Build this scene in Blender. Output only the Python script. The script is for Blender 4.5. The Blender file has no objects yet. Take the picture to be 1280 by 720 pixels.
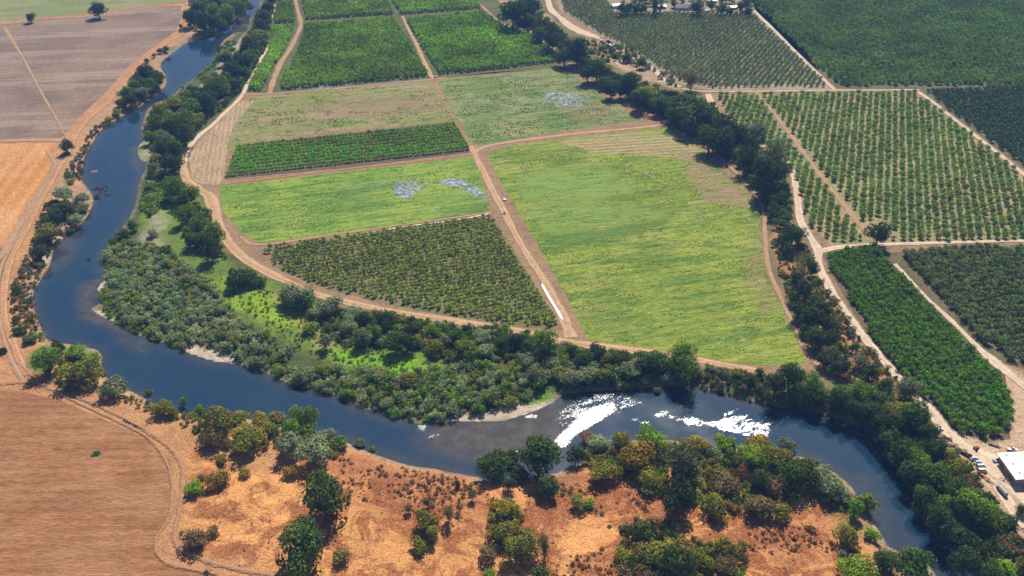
SUN_E, SKY_S, HAZE, EXPO = 5.0, .05, .00011, .5
import time
T0 = time.time()
import bpy, math, random
import numpy as np
from mathutils import Vector
from mathutils.geometry import tessellate_polygon
S = bpy.context.scene
C = S.collection
R = math.radians
PI = math.pi
rng = np.random.default_rng(7)
random.seed(7)

# ---------------------------------------------------------------- camera model (X right, Y away, Z up)
CH, F, PITCH = 340.0, 1200.0, R(31)
sp, cp = math.sin(PITCH), math.cos(PITCH)
WZ = -3.0                                    # river level

def ray(px, py):
    u, v = (px-640)/F, (py-360)/F
    return u, cp - v*sp, -sp - v*cp
def at(px, py, z=0.0):
    x, y, dz = ray(px, py)
    t = (z-CH)/dz
    return x*t, y*t
def proj(x, y, z=0.0):
    dz = z-CH
    zd = y*cp - dz*sp
    return 640+F*x/zd, 360+F*(-(y*sp+dz*cp))/zd
def mpp(x, y, z=0.0):                        # metres per photo pixel at a point
    return (y*cp-(z-CH)*sp)/F
def W(pts, z=0.0):
    return np.array([at(a, b, z) for a, b in pts])

# ---------------------------------------------------------------- numpy helpers
def vnoise(x, y, seed=0):
    xi = np.floor(x).astype(np.int64); yi = np.floor(y).astype(np.int64)
    xf = x-xi; yf = y-yi
    def h(a, b):
        n = (a*374761393 + b*668265263 + seed*1442695041) & 0xffffffff
        n = ((n ^ (n >> 13))*1274126177) & 0xffffffff
        return ((n ^ (n >> 16)) & 0xffff)/65535.0
    u = xf*xf*(3-2*xf); v = yf*yf*(3-2*yf)
    return (h(xi, yi)*(1-u)+h(xi+1, yi)*u)*(1-v) + (h(xi, yi+1)*(1-u)+h(xi+1, yi+1)*u)*v
def fbm(x, y, s, seed=0, o=3):
    r = 0; a = .5; t = 0
    for i in range(o):
        r = r + a*vnoise(x/s, y/s, seed+i*17); t += a; a *= .5; s *= .5
    return r/t
def inside(P, x, y):
    x = np.asarray(x); y = np.asarray(y)
    c = np.zeros(x.shape, bool); n = len(P)
    for i in range(n):
        x1, y1 = P[i]; x2, y2 = P[(i+1) % n]
        if y1 == y2: continue
        m = ((y1 > y) != (y2 > y)) & (x < (x2-x1)*(y-y1)/(y2-y1)+x1)
        c ^= m
    return c
def sdist(P, x, y):                          # + outside, - inside
    x = np.asarray(x, float); y = np.asarray(y, float)
    if x.size < 64:                          # few points: one vectorised pass over the outline
        A = np.asarray(P); B = np.roll(A, -1, 0); E = B-A; q = np.stack([x.ravel(), y.ravel()], 1)[:, None]
        t = np.clip(((q-A)*E).sum(2)/((E*E).sum(1)+1e-9), 0, 1)[..., None]
        dd = np.sqrt((((q-A-t*E)**2).sum(2)).min(1))
        cr = ((A[:, 1] > q[..., 1]) != (B[:, 1] > q[..., 1])) & (q[..., 0] < E[:, 0]*(q[..., 1]-A[:, 1])/np.where(E[:, 1] == 0, 1, E[:, 1])+A[:, 0])
        return (np.where(cr.sum(1) % 2 == 1, -1, 1)*dd).reshape(x.shape)
    d = np.full(x.shape, 1e12); n = len(P)
    for i in range(n):
        ax, ay = P[i]; bx, by = P[(i+1) % n]
        ex, ey = bx-ax, by-ay; L = ex*ex+ey*ey+1e-9
        t = np.clip(((x-ax)*ex+(y-ay)*ey)/L, 0, 1)
        d = np.minimum(d, (x-ax-t*ex)**2+(y-ay-t*ey)**2)
    return np.where(inside(P, x, y), -1, 1)*np.sqrt(d)
def sstep(a, b, v):
    t = np.clip((v-a)/(b-a), 0, 1); return t*t*(3-2*t)
def smooth_line(pts, step, closed=False):
    P = np.asarray(pts, float); n = len(P); out = []
    for i in range(n if closed else n-1):
        p1, p2 = P[i], P[(i+1) % n]
        p0 = P[i-1] if (closed or i > 0) else 2*p1-p2
        p3 = P[(i+2) % n] if (closed or i+2 < n) else 2*p2-p1
        k = max(1, int(np.hypot(*(p2-p1))/step))
        for j in range(k):
            t = j/k
            out.append(.5*((2*p1)+(-p0+p2)*t+(2*p0-5*p1+4*p2-p3)*t*t+(-p0+3*p1-3*p2+p3)*t**3))
    if not closed: out.append(P[-1])
    return np.array(out)

# ---------------------------------------------------------------- mesh building
def np_mesh(name, V, Fq, mat=None, attrs=None, smooth=False):
    """V (n,3); Fq (m,k) all faces with k corners; attrs {name: (n,3) colour or (n,) float}"""
    me = bpy.data.meshes.new(name)
    V = np.ascontiguousarray(V, np.float32); Fq = np.ascontiguousarray(Fq, np.int32)
    m, k = Fq.shape
    me.vertices.add(len(V)); me.vertices.foreach_set('co', V.ravel())
    me.loops.add(m*k); me.loops.foreach_set('vertex_index', Fq.ravel())
    me.polygons.add(m); me.polygons.foreach_set('loop_start', np.arange(0, m*k, k, dtype=np.int32))
    if smooth: me.polygons.foreach_set('use_smooth', np.ones(m, bool))
    for a, val in (attrs or {}).items():
        val = np.asarray(val, np.float32)
        if val.ndim == 2:
            at_ = me.attributes.new(a, 'FLOAT_COLOR', 'POINT')
            at_.data.foreach_set('color', np.concatenate([val, np.ones((len(val), 1), np.float32)], 1).ravel())
        else:
            at_ = me.attributes.new(a, 'FLOAT', 'POINT'); at_.data.foreach_set('value', val)
    if mat: me.materials.append(mat)
    me.update(calc_edges=True)
    return me
def py_mesh(name, verts, faces, mats=None, fm=None, smooth=False):
    me = bpy.data.meshes.new(name); me.from_pydata([tuple(v) for v in verts], [], faces)
    for m in (mats or []): me.materials.append(m)
    if fm: me.polygons.foreach_set('material_index', fm)
    if smooth: me.polygons.foreach_set('use_smooth', [True]*len(me.polygons))
    me.update(); return me
def link(name, data, parent=None, loc=(0, 0, 0), rz=0.0, sc=None, **props):
    o = bpy.data.objects.new(name, data); C.objects.link(o)
    o.location = loc; o.rotation_euler = (0, 0, rz)
    if sc is not None: o.scale = sc
    if parent is not None: o.parent = parent
    for k, v in props.items(): o[k] = v
    return o

# ---------------------------------------------------------------- materials
class N:
    def __init__(s, name):
        s.m = bpy.data.materials.new(name); s.m.use_nodes = True
        s.t = s.m.node_tree; s.t.nodes.clear(); s.out = s.n('ShaderNodeOutputMaterial')
    def n(s, typ, **kw):
        x = s.t.nodes.new(typ)
        for k, v in kw.items(): setattr(x, k, v)
        return x
    def l(s, a, b): s.t.links.new(a, b)
    def noise(s, vec, scale, detail=3, rough=.55, dist=0.0):
        x = s.n('ShaderNodeTexNoise'); x.inputs['Scale'].default_value = scale
        x.inputs['Detail'].default_value = detail; x.inputs['Roughness'].default_value = rough
        x.inputs['Distortion'].default_value = dist
        if vec is not None: s.l(vec, x.inputs['Vector'])
        return x.outputs['Fac']
    def rampf(s, f, a, b, lo=0.0, hi=1.0):
        x = s.n('ShaderNodeMapRange', clamp=True, interpolation_type='SMOOTHSTEP')
        for i, v in zip(('From Min', 'From Max', 'To Min', 'To Max'), (a, b, lo, hi)): x.inputs[i].default_value = v
        s.l(f, x.inputs['Value']); return x.outputs['Result']
    def mix(s, f, a, b, typ='MIX'):
        x = s.n('ShaderNodeMix', data_type='RGBA', blend_type=typ)
        for sock, v in ((x.inputs[0], f), (x.inputs[6], a), (x.inputs[7], b)):
            if isinstance(v, (int, float)): sock.default_value = v
            elif isinstance(v, tuple): sock.default_value = (*v, 1)
            else: s.l(v, sock)
        return x.outputs[2]
    def math(s, op, a, b=0.0):
        x = s.n('ShaderNodeMath', operation=op)
        for sock, v in ((x.inputs[0], a), (x.inputs[1], b)):
            if isinstance(v, (int, float)): sock.default_value = v
            else: s.l(v, sock)
        return x.outputs[0]
    def mapping(s, vec, scale=(1, 1, 1), rz=0.0, loc=(0, 0, 0)):
        # rotate first, then scale
        r = s.n('ShaderNodeVectorRotate', rotation_type='Z_AXIS'); r.inputs['Angle'].default_value = -rz
        s.l(vec, r.inputs['Vector'])
        x = s.n('ShaderNodeVectorMath', operation='MULTIPLY'); s.l(r.outputs[0], x.inputs[0])
        x.inputs[1].default_value = scale; return x.outputs[0]
    def pos(s): return s.n('ShaderNodeNewGeometry').outputs['Position']
    def attr(s, name, color=True):
        x = s.n('ShaderNodeAttribute', attribute_name=name); return x.outputs['Color' if color else 'Fac']
    def bump(s, h, dist, strength=1.0):
        x = s.n('ShaderNodeBump'); x.inputs['Distance'].default_value = dist; x.inputs['Strength'].default_value = strength
        s.l(h, x.inputs['Height']); return x.outputs['Normal']
    def pbr(s, col, rough=.9, normal=None, spec=.25, metal=0.0):
        b = s.n('ShaderNodeBsdfPrincipled')
        if isinstance(col, tuple): b.inputs['Base Color'].default_value = (*col, 1)
        else: s.l(col, b.inputs['Base Color'])
        if isinstance(rough, (int, float)): b.inputs['Roughness'].default_value = rough
        else: s.l(rough, b.inputs['Roughness'])
        b.inputs['Specular IOR Level'].default_value = spec; b.inputs['Metallic'].default_value = metal
        if normal is not None: s.l(normal, b.inputs['Normal'])
        return b
    def done(s, sh): s.l(sh, s.out.inputs['Surface']); return s.m

def simple_mat(name, col, rough=.7, var=.25, scale=2.0, spec=.3, metal=0.0, bump=.0):
    n = N(name); p = n.n('ShaderNodeTexCoord').outputs['Object']
    nz = n.noise(p, scale, 4)
    k = n.rampf(nz, .3, .7, 1-var, 1+var*.6)
    c = n.mix(1.0, tuple(col), k, 'MULTIPLY')
    nm = n.bump(nz, bump) if bump else None
    return n.done(n.pbr(c, rough, nm, spec, metal).outputs[0])

def ground_mat():
    n = N('bare_ground'); p = n.pos(); col = n.attr('Col'); rg = n.attr('rough', False)
    fine = n.noise(p, .9, 5, .7); mid = n.noise(p, .14, 5, .68, .6); big = n.noise(p, .03, 4)
    c = n.mix(1.0, col, n.rampf(fine, .3, .72, .62, 1.38), 'MULTIPLY')
    c = n.mix(n.rampf(mid, .48, .64, 0, .55), c, n.mix(1.0, col, (.62, .50, .46), 'MULTIPLY'))
    c = n.mix(n.rampf(big, .5, .65, 0, .35), c, n.mix(1.0, col, (1.22, 1.18, 1.1), 'MULTIPLY'))
    # rust-red dead brush and pale straw, only where the dry slopes are
    red = n.math('MULTIPLY', n.rampf(n.noise(p, .045, 6, .74, .8), .45, .55, 0, .85), rg)
    c = n.mix(red, c, n.mix(n.rampf(fine, .35, .7), (.15, .050, .025), (.42, .15, .055)))
    grey = n.math('MULTIPLY', n.rampf(n.noise(p, .25, 6, .8), .60, .68, 0, .7), rg)
    c = n.mix(grey, c, (.30, .27, .17))
    h = n.math('ADD', n.math('MULTIPLY', fine, .35), n.math('MULTIPLY', mid, 1.3))
    return n.done(n.pbr(c, .95, n.bump(h, 1.6, .8), .1).outputs[0])

def field_mat(name, c1, c2, c3, ang=0.0, period=0.0, samt=.3, sc=(.012, .06), patch=.02, bump=.5, fine=1.2, c4=None, c4amt=.5, shear=(.2, 1.1), clump=.35):
    """c1/c2 blotches, c3 streaks running along the rows, period = furrow spacing in metres"""
    n = N(name); p = n.pos()
    q = n.mapping(p, (sc[0], sc[1], 1), ang)
    big = n.noise(p, patch, 4, .6, .5); st = n.noise(q, 1.0, 5, .62, .4); st2 = n.noise(n.mapping(p, (shear[0], shear[1], 1), ang), 1.0, 4, .7)
    fn = n.noise(p, fine, 4, .7)
    c = n.mix(n.rampf(big, .38, .62), tuple(c1), tuple(c2))
    c = n.mix(n.rampf(st, .46, .62, 0, .85), c, tuple(c3))
    if c4 is not None:
        c = n.mix(n.rampf(n.noise(p, patch*2.3, 6, .7, 1.0), .56, .66, 0, c4amt), c, tuple(c4))
    c = n.mix(1.0, c, n.rampf(st2, .3, .7, .66, 1.32), 'MULTIPLY')
    c = n.mix(1.0, c, n.rampf(fn, .3, .7, .72, 1.28), 'MULTIPLY')
    cl = n.noise(n.mapping(p, (.10, .32, 1), ang), 1.0, 5, .72, .5)      # clumps of taller growth
    clm = n.math('MULTIPLY', n.rampf(cl, .50, .64), clump)
    c = n.mix(clm, c, n.mix(1.0, c, (.55, .68, .55), 'MULTIPLY'))
    h = n.math('ADD', n.math('ADD', st2, n.math('MULTIPLY', fn, .6)), n.math('MULTIPLY', cl, 2.2*clump))
    if period:
        w = n.n('ShaderNodeTexWave', wave_type='BANDS', bands_direction='Y', wave_profile='SIN')
        w.inputs['Scale'].default_value = 1.0; w.inputs['Distortion'].default_value = 1.2; w.inputs['Detail'].default_value = 3
        w.inputs['Detail Scale'].default_value = .3
        n.l(n.mapping(p, (.31416/period*.06, .31416/period, 1), ang), w.inputs['Vector'])
        amt = n.math('MULTIPLY', n.rampf(n.noise(p, patch*1.7, 3), .35, .6, .2, 1), samt)
        c = n.mix(amt, c, n.mix(1.0, c, n.mix(w.outputs['Fac'], (.62, .6, .58), (1.25, 1.22, 1.15)), 'MULTIPLY'))
        h = n.math('ADD', h, n.math('MULTIPLY', w.outputs['Fac'], .5*samt))
    return n.done(n.pbr(c, .95, n.bump(h, bump, .8), .1).outputs[0])

def road_mat(name, c1, c2, mid, soft=.35):
    """across = -1..1 over the width; ragged edges, two worn wheel ruts, weedy middle"""
    n = N(name); p = n.pos(); u = n.attr('across', False)
    au = n.math('ABSOLUTE', u); fn = n.noise(p, 1.1, 5, .7); bg = n.noise(p, .07, 4)
    c = n.mix(n.rampf(bg, .35, .65), tuple(c1), tuple(c2))
    c = n.mix(1.0, c, n.rampf(fn, .3, .7, .74, 1.22), 'MULTIPLY')
    rut = n.rampf(n.math('ABSOLUTE', n.math('SUBTRACT', au, .45)), .05, .3, 0, 1)
    c = n.mix(n.math('MULTIPLY', rut, n.rampf(n.noise(p, .3, 4), .4, .62, .15, .75)), c, tuple(mid))
    a = n.rampf(n.math('ADD', au, n.math('MULTIPLY', n.noise(p, .45, 4, .7), soft*1.6)), .72+soft*.3, 1.0+soft*.45, 1, 0)
    b = n.pbr(c, .95, n.bump(n.math('ADD', fn, rut), .25, .8), .1)
    tr = n.n('ShaderNodeBsdfTransparent'); mx = n.n('ShaderNodeMixShader')
    n.l(a, mx.inputs[0]); n.l(tr.outputs[0], mx.inputs[1]); n.l(b.outputs[0], mx.inputs[2])
    return n.done(mx.outputs[0])

def water_mat():
    n = N('river_water'); p = n.pos()
    sh = n.attr('shallow', False); fo = n.attr('glint', False)
    w1 = n.noise(p, .5, 3, .6); w2 = n.noise(n.mapping(p, (.03, .02, 1)), 1.0, 3)
    deep = n.mix(n.rampf(w2, .4, .6), (.007, .030, .068), (.011, .036, .066))
    c = n.mix(sh, deep, n.mix(n.rampf(n.noise(p, .15, 4), .35, .65), (.060, .048, .030), (.11, .085, .055)))
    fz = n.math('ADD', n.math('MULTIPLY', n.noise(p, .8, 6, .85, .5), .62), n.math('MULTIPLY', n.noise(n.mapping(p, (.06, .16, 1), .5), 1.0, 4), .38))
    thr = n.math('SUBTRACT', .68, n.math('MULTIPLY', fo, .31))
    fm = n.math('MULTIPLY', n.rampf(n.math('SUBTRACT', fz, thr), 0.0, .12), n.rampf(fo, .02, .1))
    sp = n.rampf(n.noise(n.mapping(p, (.22, .75, 1), .75), 1.0, 5, .8), .44, .54, .0, 1)       # breaks the painted sun glints into flecks
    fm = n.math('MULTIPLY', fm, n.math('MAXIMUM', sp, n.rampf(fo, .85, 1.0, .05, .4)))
    c = n.mix(fm, c, (.58, .62, .67))  # sun glitter painted into the water's base colour
    rough = n.math('ADD', n.math('MULTIPLY', fm, .9), n.rampf(n.noise(p, .02, 3), .4, .65, .02, .07))
    b = n.pbr(c, rough, n.bump(n.math('ADD', w1, n.math('MULTIPLY', fm, .8)), .035, .6), .5)
    b.inputs['IOR'].default_value = 1.9
    return n.done(b.outputs[0])

def foliage_mat():
    n = N('foliage'); col = n.attr('Col'); r = n.n('ShaderNodeObjectInfo').outputs['Random']
    h = n.n('ShaderNodeHueSaturation'); n.l(col, h.inputs['Color'])
    n.l(n.math('ADD', .485, n.math('MULTIPLY', r, .03)), h.inputs['Hue'])
    n.l(n.rampf(r, 0, 1, .84, 1.18), h.inputs['Value']); h.inputs['Saturation'].default_value = 1.0
    c = h.outputs['Color']
    d = n.pbr(c, .75, None, .12)
    t = n.n('ShaderNodeBsdfTranslucent'); n.l(n.mix(1.0, c, (1.25, 1.3, .6), 'MULTIPLY'), t.inputs['Color'])
    mx = n.n('ShaderNodeMixShader'); mx.inputs[0].default_value = .28
    n.l(d.outputs[0], mx.inputs[1]); n.l(t.outputs[0], mx.inputs[2])
    return n.done(mx.outputs[0])
MF = foliage_mat()
MBARK = simple_mat('bark', (.11, .085, .06), .9, .35, 3)

# ---------------------------------------------------------------- river and terrain
L_SHORE = [(330,-40),(318,-18),(308,0),(307,16),(294,23),(281,34),(262,43),(247,50),(231,55),(216,67),(201,80),(207,95),(207,106),(196,118),(170,136),(150,147),(131,160),(118,174),(108,192),(103,212),(102,224),(113,239),(117,253),(108,271),(99,284),(81,297),(67,311),(62,333),(48,355),(41,374),(46,396),(52,412),(62,426),(98,432),(124,439),(127,450),(128,464),(141,478),(162,488),(190,503),(217,513),(240,521),(265,520),(300,523),(340,530),(390,542),(428,552),(460,565),(480,572),(512,582),(545,586),(572,592),(597,596),(625,601),(660,600),(700,590),(735,572),(765,556),(800,549),(840,550),(880,556),(920,560),(960,566),(1000,571),(1025,578),(1045,592),(1062,606),(1072,622),(1086,640),(1094,656),(1104,670),(1112,684),(1140,694),(1160,706),(1175,725),(1185,750),(1190,800)]
R_SHORE = [(352,-40),(338,-18),(325,0),(323,14),(312,22),(309,37),(290,43),(275,56),(267,78),(247,94),(226,110),(212,122),(187,134),(179,152),(176,166),(183,180),(187,190),(184,202),(179,215),(173,233),(168,258),(150,289),(130,314),(129,335),(128,349),(121,360),(125,378),(112,386),(128,397),(152,408),(175,421),(200,428),(225,437),(240,444),(262,451),(280,454),(320,463),(357,478),(390,489),(415,495),(447,509),(490,523),(530,531),(560,528),(600,529),(640,524),(672,513),(692,505),(702,496),(722,491),(745,489),(780,488),(815,485),(850,483),(880,487),(915,496),(960,507),(1010,514),(1045,524),(1075,535),(1100,549),(1130,588),(1160,628),(1190,664),(1225,700),(1245,730),(1262,760),(1290,820)]
RIV = smooth_line(W(L_SHORE + R_SHORE[::-1], WZ), 4.0, True)
RIV = RIV + 0.9*np.stack([fbm(RIV[:,0], RIV[:,1], 7, 3)-.5, fbm(RIV[:,0], RIV[:,1], 7, 9)-.5], 1)*2
def rdist(x, y):
    x = np.asarray(x, float); y = np.asarray(y, float)
    if len(x) < 4000: return sdist(RIV, x, y)
    d = sdist(RIV[::7], x, y); m = np.abs(d) < 34; d[m] = sdist(RIV, x[m], y[m]); return d
FLOOD = W([(190,300),(165,285),(120,350),(105,388),(160,415),(240,450),(320,468),(420,500),(530,536),(640,528),(700,500),(690,470),(600,455),(450,440),(330,400),(270,350)])
ROUGHP = [W([(235,560),(330,590),(440,575),(520,600),(600,610),(700,605),(760,575),(960,590),(1060,620),(1090,700),(1080,760),(250,760),(330,715),(235,690),(228,620)]),
          W([(965,300),(975,265),(990,280),(1010,320),(1020,350),(1050,390),(1090,440),(1120,480),(1090,480),(1040,470),(1010,420),(985,370),(970,330)])]
TALLB = W([(1080,540),(1110,500),(1160,545),(1220,620),(1290,690),(1290,760),(1240,720),(1130,590)])
def terrain(x, y, d=None):
    x = np.asarray(x, float); y = np.asarray(y, float)
    if d is None: d = rdist(x, y)
    fl = sdist(FLOOD, x, y)
    bw = 10 + 22*sstep(12, -12, fl)
    up = WZ + 3.0*sstep(0, 1, (d+.2)/bw)**.8
    z = np.where(d > 0, up, WZ - np.minimum(2.4, -d*.3))
    for i, P in enumerate(ROUGHP):
        m = sstep(0, -12, sdist(P, x, y))*sstep(4, 14, d)
        amp = (1.4, 5.0)[i]
        z = z + m*amp*(fbm(x, y, 16, 5+i)*1.6-.55 + .25*(fbm(x, y, 4, 25)-.5))
    return z

# ---------------------------------------------------------------- ground sheet (graded grid, reaches the horizon)
def graded(lo, hi, step, far):
    core = np.arange(lo, hi+step, step); a = []; s = step; v = core[-1]
    while v < far: s *= 1.35; v += s; a.append(v)
    b = []; s = step; v = core[0]
    while v > -far: s *= 1.35; v -= s; b.append(v)
    return np.array(b[::-1]+list(core)+a)
def grid_faces(nx, ny):
    i = np.arange(ny-1)[:, None]*nx + np.arange(nx-1)[None, :]; i = i.ravel()
    return np.stack([i, i+1, i+nx+1, i+nx], 1)
gx = graded(-760, 760, 2.8, 30000)
gy = np.concatenate([graded(150, 700, 2.6, 30000)]); gy = gy[gy < 700]
y2 = [gy[-1]]; s_ = 2.6
while y2[-1] < 30000:
    s_ = min(s_*1.01, 5) if y2[-1] < 1500 else s_*1.35
    y2.append(y2[-1]+s_)
gy = np.concatenate([gy, y2[1:]])
GX, GY = np.meshgrid(gx, gy); X = GX.ravel(); Y = GY.ravel()
near = (np.abs(X) < 900) & (Y > 100) & (Y < 1700)
D = np.full(X.shape, 500.0); D[near] = rdist(X[near], Y[near])
Z = np.zeros_like(X); Z[near] = terrain(X[near], Y[near], D[near])
far = ~near & inside(RIV, X, Y); Z[far] = WZ-1; 

def nz(s, seed, o=4): return fbm(X, Y, s, seed, o)
col = np.zeros((len(X), 3)); col[:] = (.30, .20, .12)
rough = np.zeros(len(X))
def paint(P, c, soft=4, wob=10, seed=1, amt=1.0):
    b = P.min(0)-60, P.max(0)+60
    m = (X > b[0][0]) & (X < b[1][0]) & (Y > b[0][1]) & (Y < b[1][1])
    x, y = X[m], Y[m]
    d = sdist(P, x, y) + wob*(fbm(x, y, 14, seed)-.5)*2
    k = amt*sstep(soft, -soft, d)
    col[m] = col[m]*(1-k[:, None]) + np.array(c)*k[:, None]
    return m, k
# distant farmland outside the picture
farm = np.stack([.10+.16*nz(300, 4), .13+.06*nz(300, 8), .05+.04*nz(200, 5)], 1)
kf = sstep(0, 200, np.maximum(np.maximum(np.abs(X)-620, Y-1350), 120-Y))
col = col*(1-kf[:, None])+farm*kf[:, None]
TAN = (.42, .24, .13); GRN = (.14, .21, .035); BRT = (.23, .36, .03); DRY = (.60, .295, .110); SAND = (.40, .34, .26)
# zones painted in photo positions
paint(W([(-60,20),(245,0),(330,-30),(330,20),(245,55),(200,90),(130,170),(100,230),(50,330),(40,420),(200,500),(300,530),(560,590),(700,610),(1000,570),(1100,690),(1120,900),(-400,900),(-400,20)]), (.46,.245,.115), 3, 4, 2)
paint(ROUGHP[0], DRY, 6, 8, 3)
paint(W([(360,560),(480,570),(600,600),(610,640),(560,650),(480,640),(420,610),(370,590)]), (.40,.17,.075), 8, 14, 7, .8)
paint(W([(690,600),(760,590),(830,610),(830,640),(760,640),(700,650),(690,690),(670,680),(665,630)]), (.34,.13,.06), 8, 14, 8, .75)
paint(W([(930,640),(1060,640),(1080,720),(940,720)]), (.38,.16,.08), 8, 14, 9, .6)
for q in [((1030,610),(1065,630),(1080,665),(1100,680),(1060,660),(1020,625)), ((950,566),(1045,590),(1060,610),(1000,600))]:
    paint(W(q), (.20,.22,.05), 3, 4, 3, .8)
# floodplain and inner bank
paint(W([(300,-20),(345,-20),(345,30),(330,80),(300,120),(262,158),(232,190),(236,235),(265,250),(285,310),(340,345),(420,380),(600,412),(720,432),(960,470),(1100,500),(1180,560),(1290,680),(1290,900),(1150,700),(1060,560),(960,520),(870,500),(700,520),(560,545),(400,505),(240,455),(120,420),(90,390),(130,280),(160,180),(230,90),(300,40)]), (.085,.11,.035), 3, 5, 4)
paint(W([(165,285),(190,220),(215,200),(260,250),(285,320),(370,362),(420,400),(420,430),(560,440),(560,470),(430,455),(380,440),(300,385),(240,340),(190,310)]), GRN, 6, 10, 5)
paint(W([(285,345),(330,360),(400,395),(395,420),(340,405),(300,385),(270,360)]), BRT, 5, 8, 6)
paint(W([(335,362),(352,372),(405,420),(425,440),(400,440),(370,405)]), (.30,.21,.12), 3, 4, 6, .75)
paint(W([(395,432),(450,440),(520,448),(545,462),(500,466),(430,455)]), (.17,.36,.025), 4, 6, 7)
paint(W([(660,485),(695,487),(700,500),(680,507),(655,505)]), (.11,.22,.03), 2, 3, 7)
paint(W([(185,225),(215,215),(222,260),(205,290),(180,270)]), (.16,.28,.035), 4, 5, 8)
paint(W([(190,268),(200,262),(205,290),(198,312),(178,305)]), SAND, 3, 8, 9, .6)
paint(W([(268,88),(290,60),(308,40),(300,70),(285,95),(262,115),(250,108)]), SAND, 2, 4, 9, .8)
# creek ravine and bluffs on the right
paint(W([(600,-20),(690,-20),(700,30),(790,80),(880,115),(895,145),(985,215),(1000,290),(1030,345),(1075,410),(1130,480),(1160,520),(1200,580),(1280,660),(1280,720),(1180,600),(1100,520),(1030,480),(1010,440),(975,370),(955,290),(940,240),(880,185),(840,155),(760,112),(700,80),(660,40),(610,10)]), (.17,.15,.07), 3, 5, 10)
paint(ROUGHP[1], (.44,.25,.12), 4, 6, 11)
paint(W([(608,0),(640,0),(690,20),(700,40),(665,42),(655,30),(625,25)]), (.42,.29,.18), 3, 4, 11)
paint(W([(895,122),(960,120),(1090,300),(1040,310),(1000,250),(985,205),(930,165)]), (.42,.30,.20), 3, 3, 12)
paint(W([(1180,530),(1230,555),(1290,560),(1290,670),(1255,640),(1215,590),(1185,555)]), (.50,.36,.25), 3, 3, 12)
paint(W([(1235,448),(1256,455),(1290,475),(1290,560),(1240,560),(1262,548),(1262,490)]), (.50,.36,.25), 3, 2, 12)
paint(W([(1225,640),(1290,655),(1290,740),(1240,700)]), (.30,.20,.14), 3, 4, 12)
paint(W([(760,-10),(945,-10),(945,16),(765,14)]), (.42,.36,.26), 3, 3, 12)
paint(W([(735,52),(800,66),(848,100),(850,112),(800,100),(750,72)]), (.40,.28,.18), 3, 4, 12)
# left bank details
paint(W([(236,15),(250,50),(205,80),(150,140),(100,175),(90,230),(110,260),(50,330),(40,390),(30,330),(70,240),(90,180),(160,95),(228,48)]), (.40,.26,.16), 3, 5, 13)
paint(W([(248,-10),(320,-20),(305,20),(270,40),(252,42),(240,20)]), (.13,.16,.06), 3, 5, 13)
paint(W([(210,60),(228,52),(235,56),(214,70)]), (.16,.18,.07), 2, 3, 13)
paint(W([(60,430),(120,437),(128,455),(90,450),(40,470),(35,445)]), (.13,.20,.035), 3, 4, 13)
paint(W([(-60,300),(12,310),(8,345),(-60,400)]), (.17,.18,.06), 4, 8, 14)
paint(W([(46,198),(66,196),(62,215),(50,220),(55,208)]), (.12,.19,.04), 2, 4, 14)
# orchard floors
paint(W([(325,308),(615,268),(702,412),(640,409)]), (.30,.20,.12), 3, 3, 15)
dirtbank = sstep(7, 1, D)*sstep(-1, .5, D)
inner = np.zeros(len(X)); PI_ = W([(330,-30),(345,40),(262,158),(236,235),(300,340),(700,470),(640,560),(240,470),(60,400)]); inner[near] = sstep(8, -8, sdist(PI_, X[near], Y[near]))
kb = dirtbank*(.25+.6*nz(18, 30)); col = col*(1-kb[:, None]) + np.array((.34,.26,.18))*kb[:, None]
# gravel bars along the inner shore
for q, a in (([(230,441),(238,430),(256,432),(282,443),(304,455),(290,462),(256,456)], 1), ([(558,522),(600,516),(650,507),(690,503),(700,500),(675,514),(640,526),(600,531),(560,530)], 1), ([(110,385),(126,388),(152,404),(150,410),(125,399)], 1), ([(121,350),(135,345),(133,385),(120,370)], .8), ([(176,178),(186,176),(188,200),(180,206),(175,200)], .7), ([(1090,650),(1098,655),(1108,675),(1100,678)], 1), ([(47,335),(62,330),(74,298),(66,296),(50,330)],.8)):
    paint(W(q, WZ), (.50, .42, .33), 1.5, 2.5, 16, a)
uw = sstep(.3, -.6, D); col = col*(1-uw[:, None]) + np.array((.05, .05, .035))*uw[:, None]
rough[near] = np.maximum(sstep(6, -10, sdist(ROUGHP[0], X[near], Y[near])), .4*sstep(4, -6, sdist(ROUGHP[1], X[near], Y[near])))
tint = .85+.3*nz(35, 40); col *= tint[:, None]
me = np_mesh('ground', np.stack([X, Y, Z], 1), grid_faces(len(gx), len(gy)), ground_mat(), {'Col': col, 'rough': rough}, True)
link('ground', me, kind='structure')

# ---------------------------------------------------------------- river surface
wx = np.arange(-640, 760, 2.2); wy = np.arange(130, 1750, 2.6)
WX, WY = np.meshgrid(wx, wy); x = WX.ravel(); y = WY.ravel()
wd = np.full(x.shape, 99.0)
px_, py_ = proj(x, y, WZ); cand = (py_ > -60) & (py_ < 900) & (px_ > -80) & (px_ < 1500)
wd[cand] = rdist(x[cand], y[cand])
glint = np.zeros(len(x));  # mask of the sun glints painted pale on the river
def paint_glint(pts, v, soft=4.0):
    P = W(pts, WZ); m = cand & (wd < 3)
    glint[m] = np.maximum(glint[m], v*sstep(soft, -soft, sdist(P, x[m], y[m])))
paint_glint([(690,552),(706,561),(722,543),(742,531),(757,522),(772,510),(767,504),(745,507),(724,517),(702,541)], 1.0, 3)
paint_glint([(684,526),(702,508),(722,494),(750,487),(800,494),(806,503),(785,510),(765,522),(740,532),(700,536)], .55)
paint_glint([(812,525),(821,516),(835,512),(849,519),(872,522),(890,526),(910,522),(918,513),(928,518),(945,524),(965,530),(965,545),(927,546),(902,538),(885,533),(865,534),(850,527),(830,523)], .72, 3)
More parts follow.
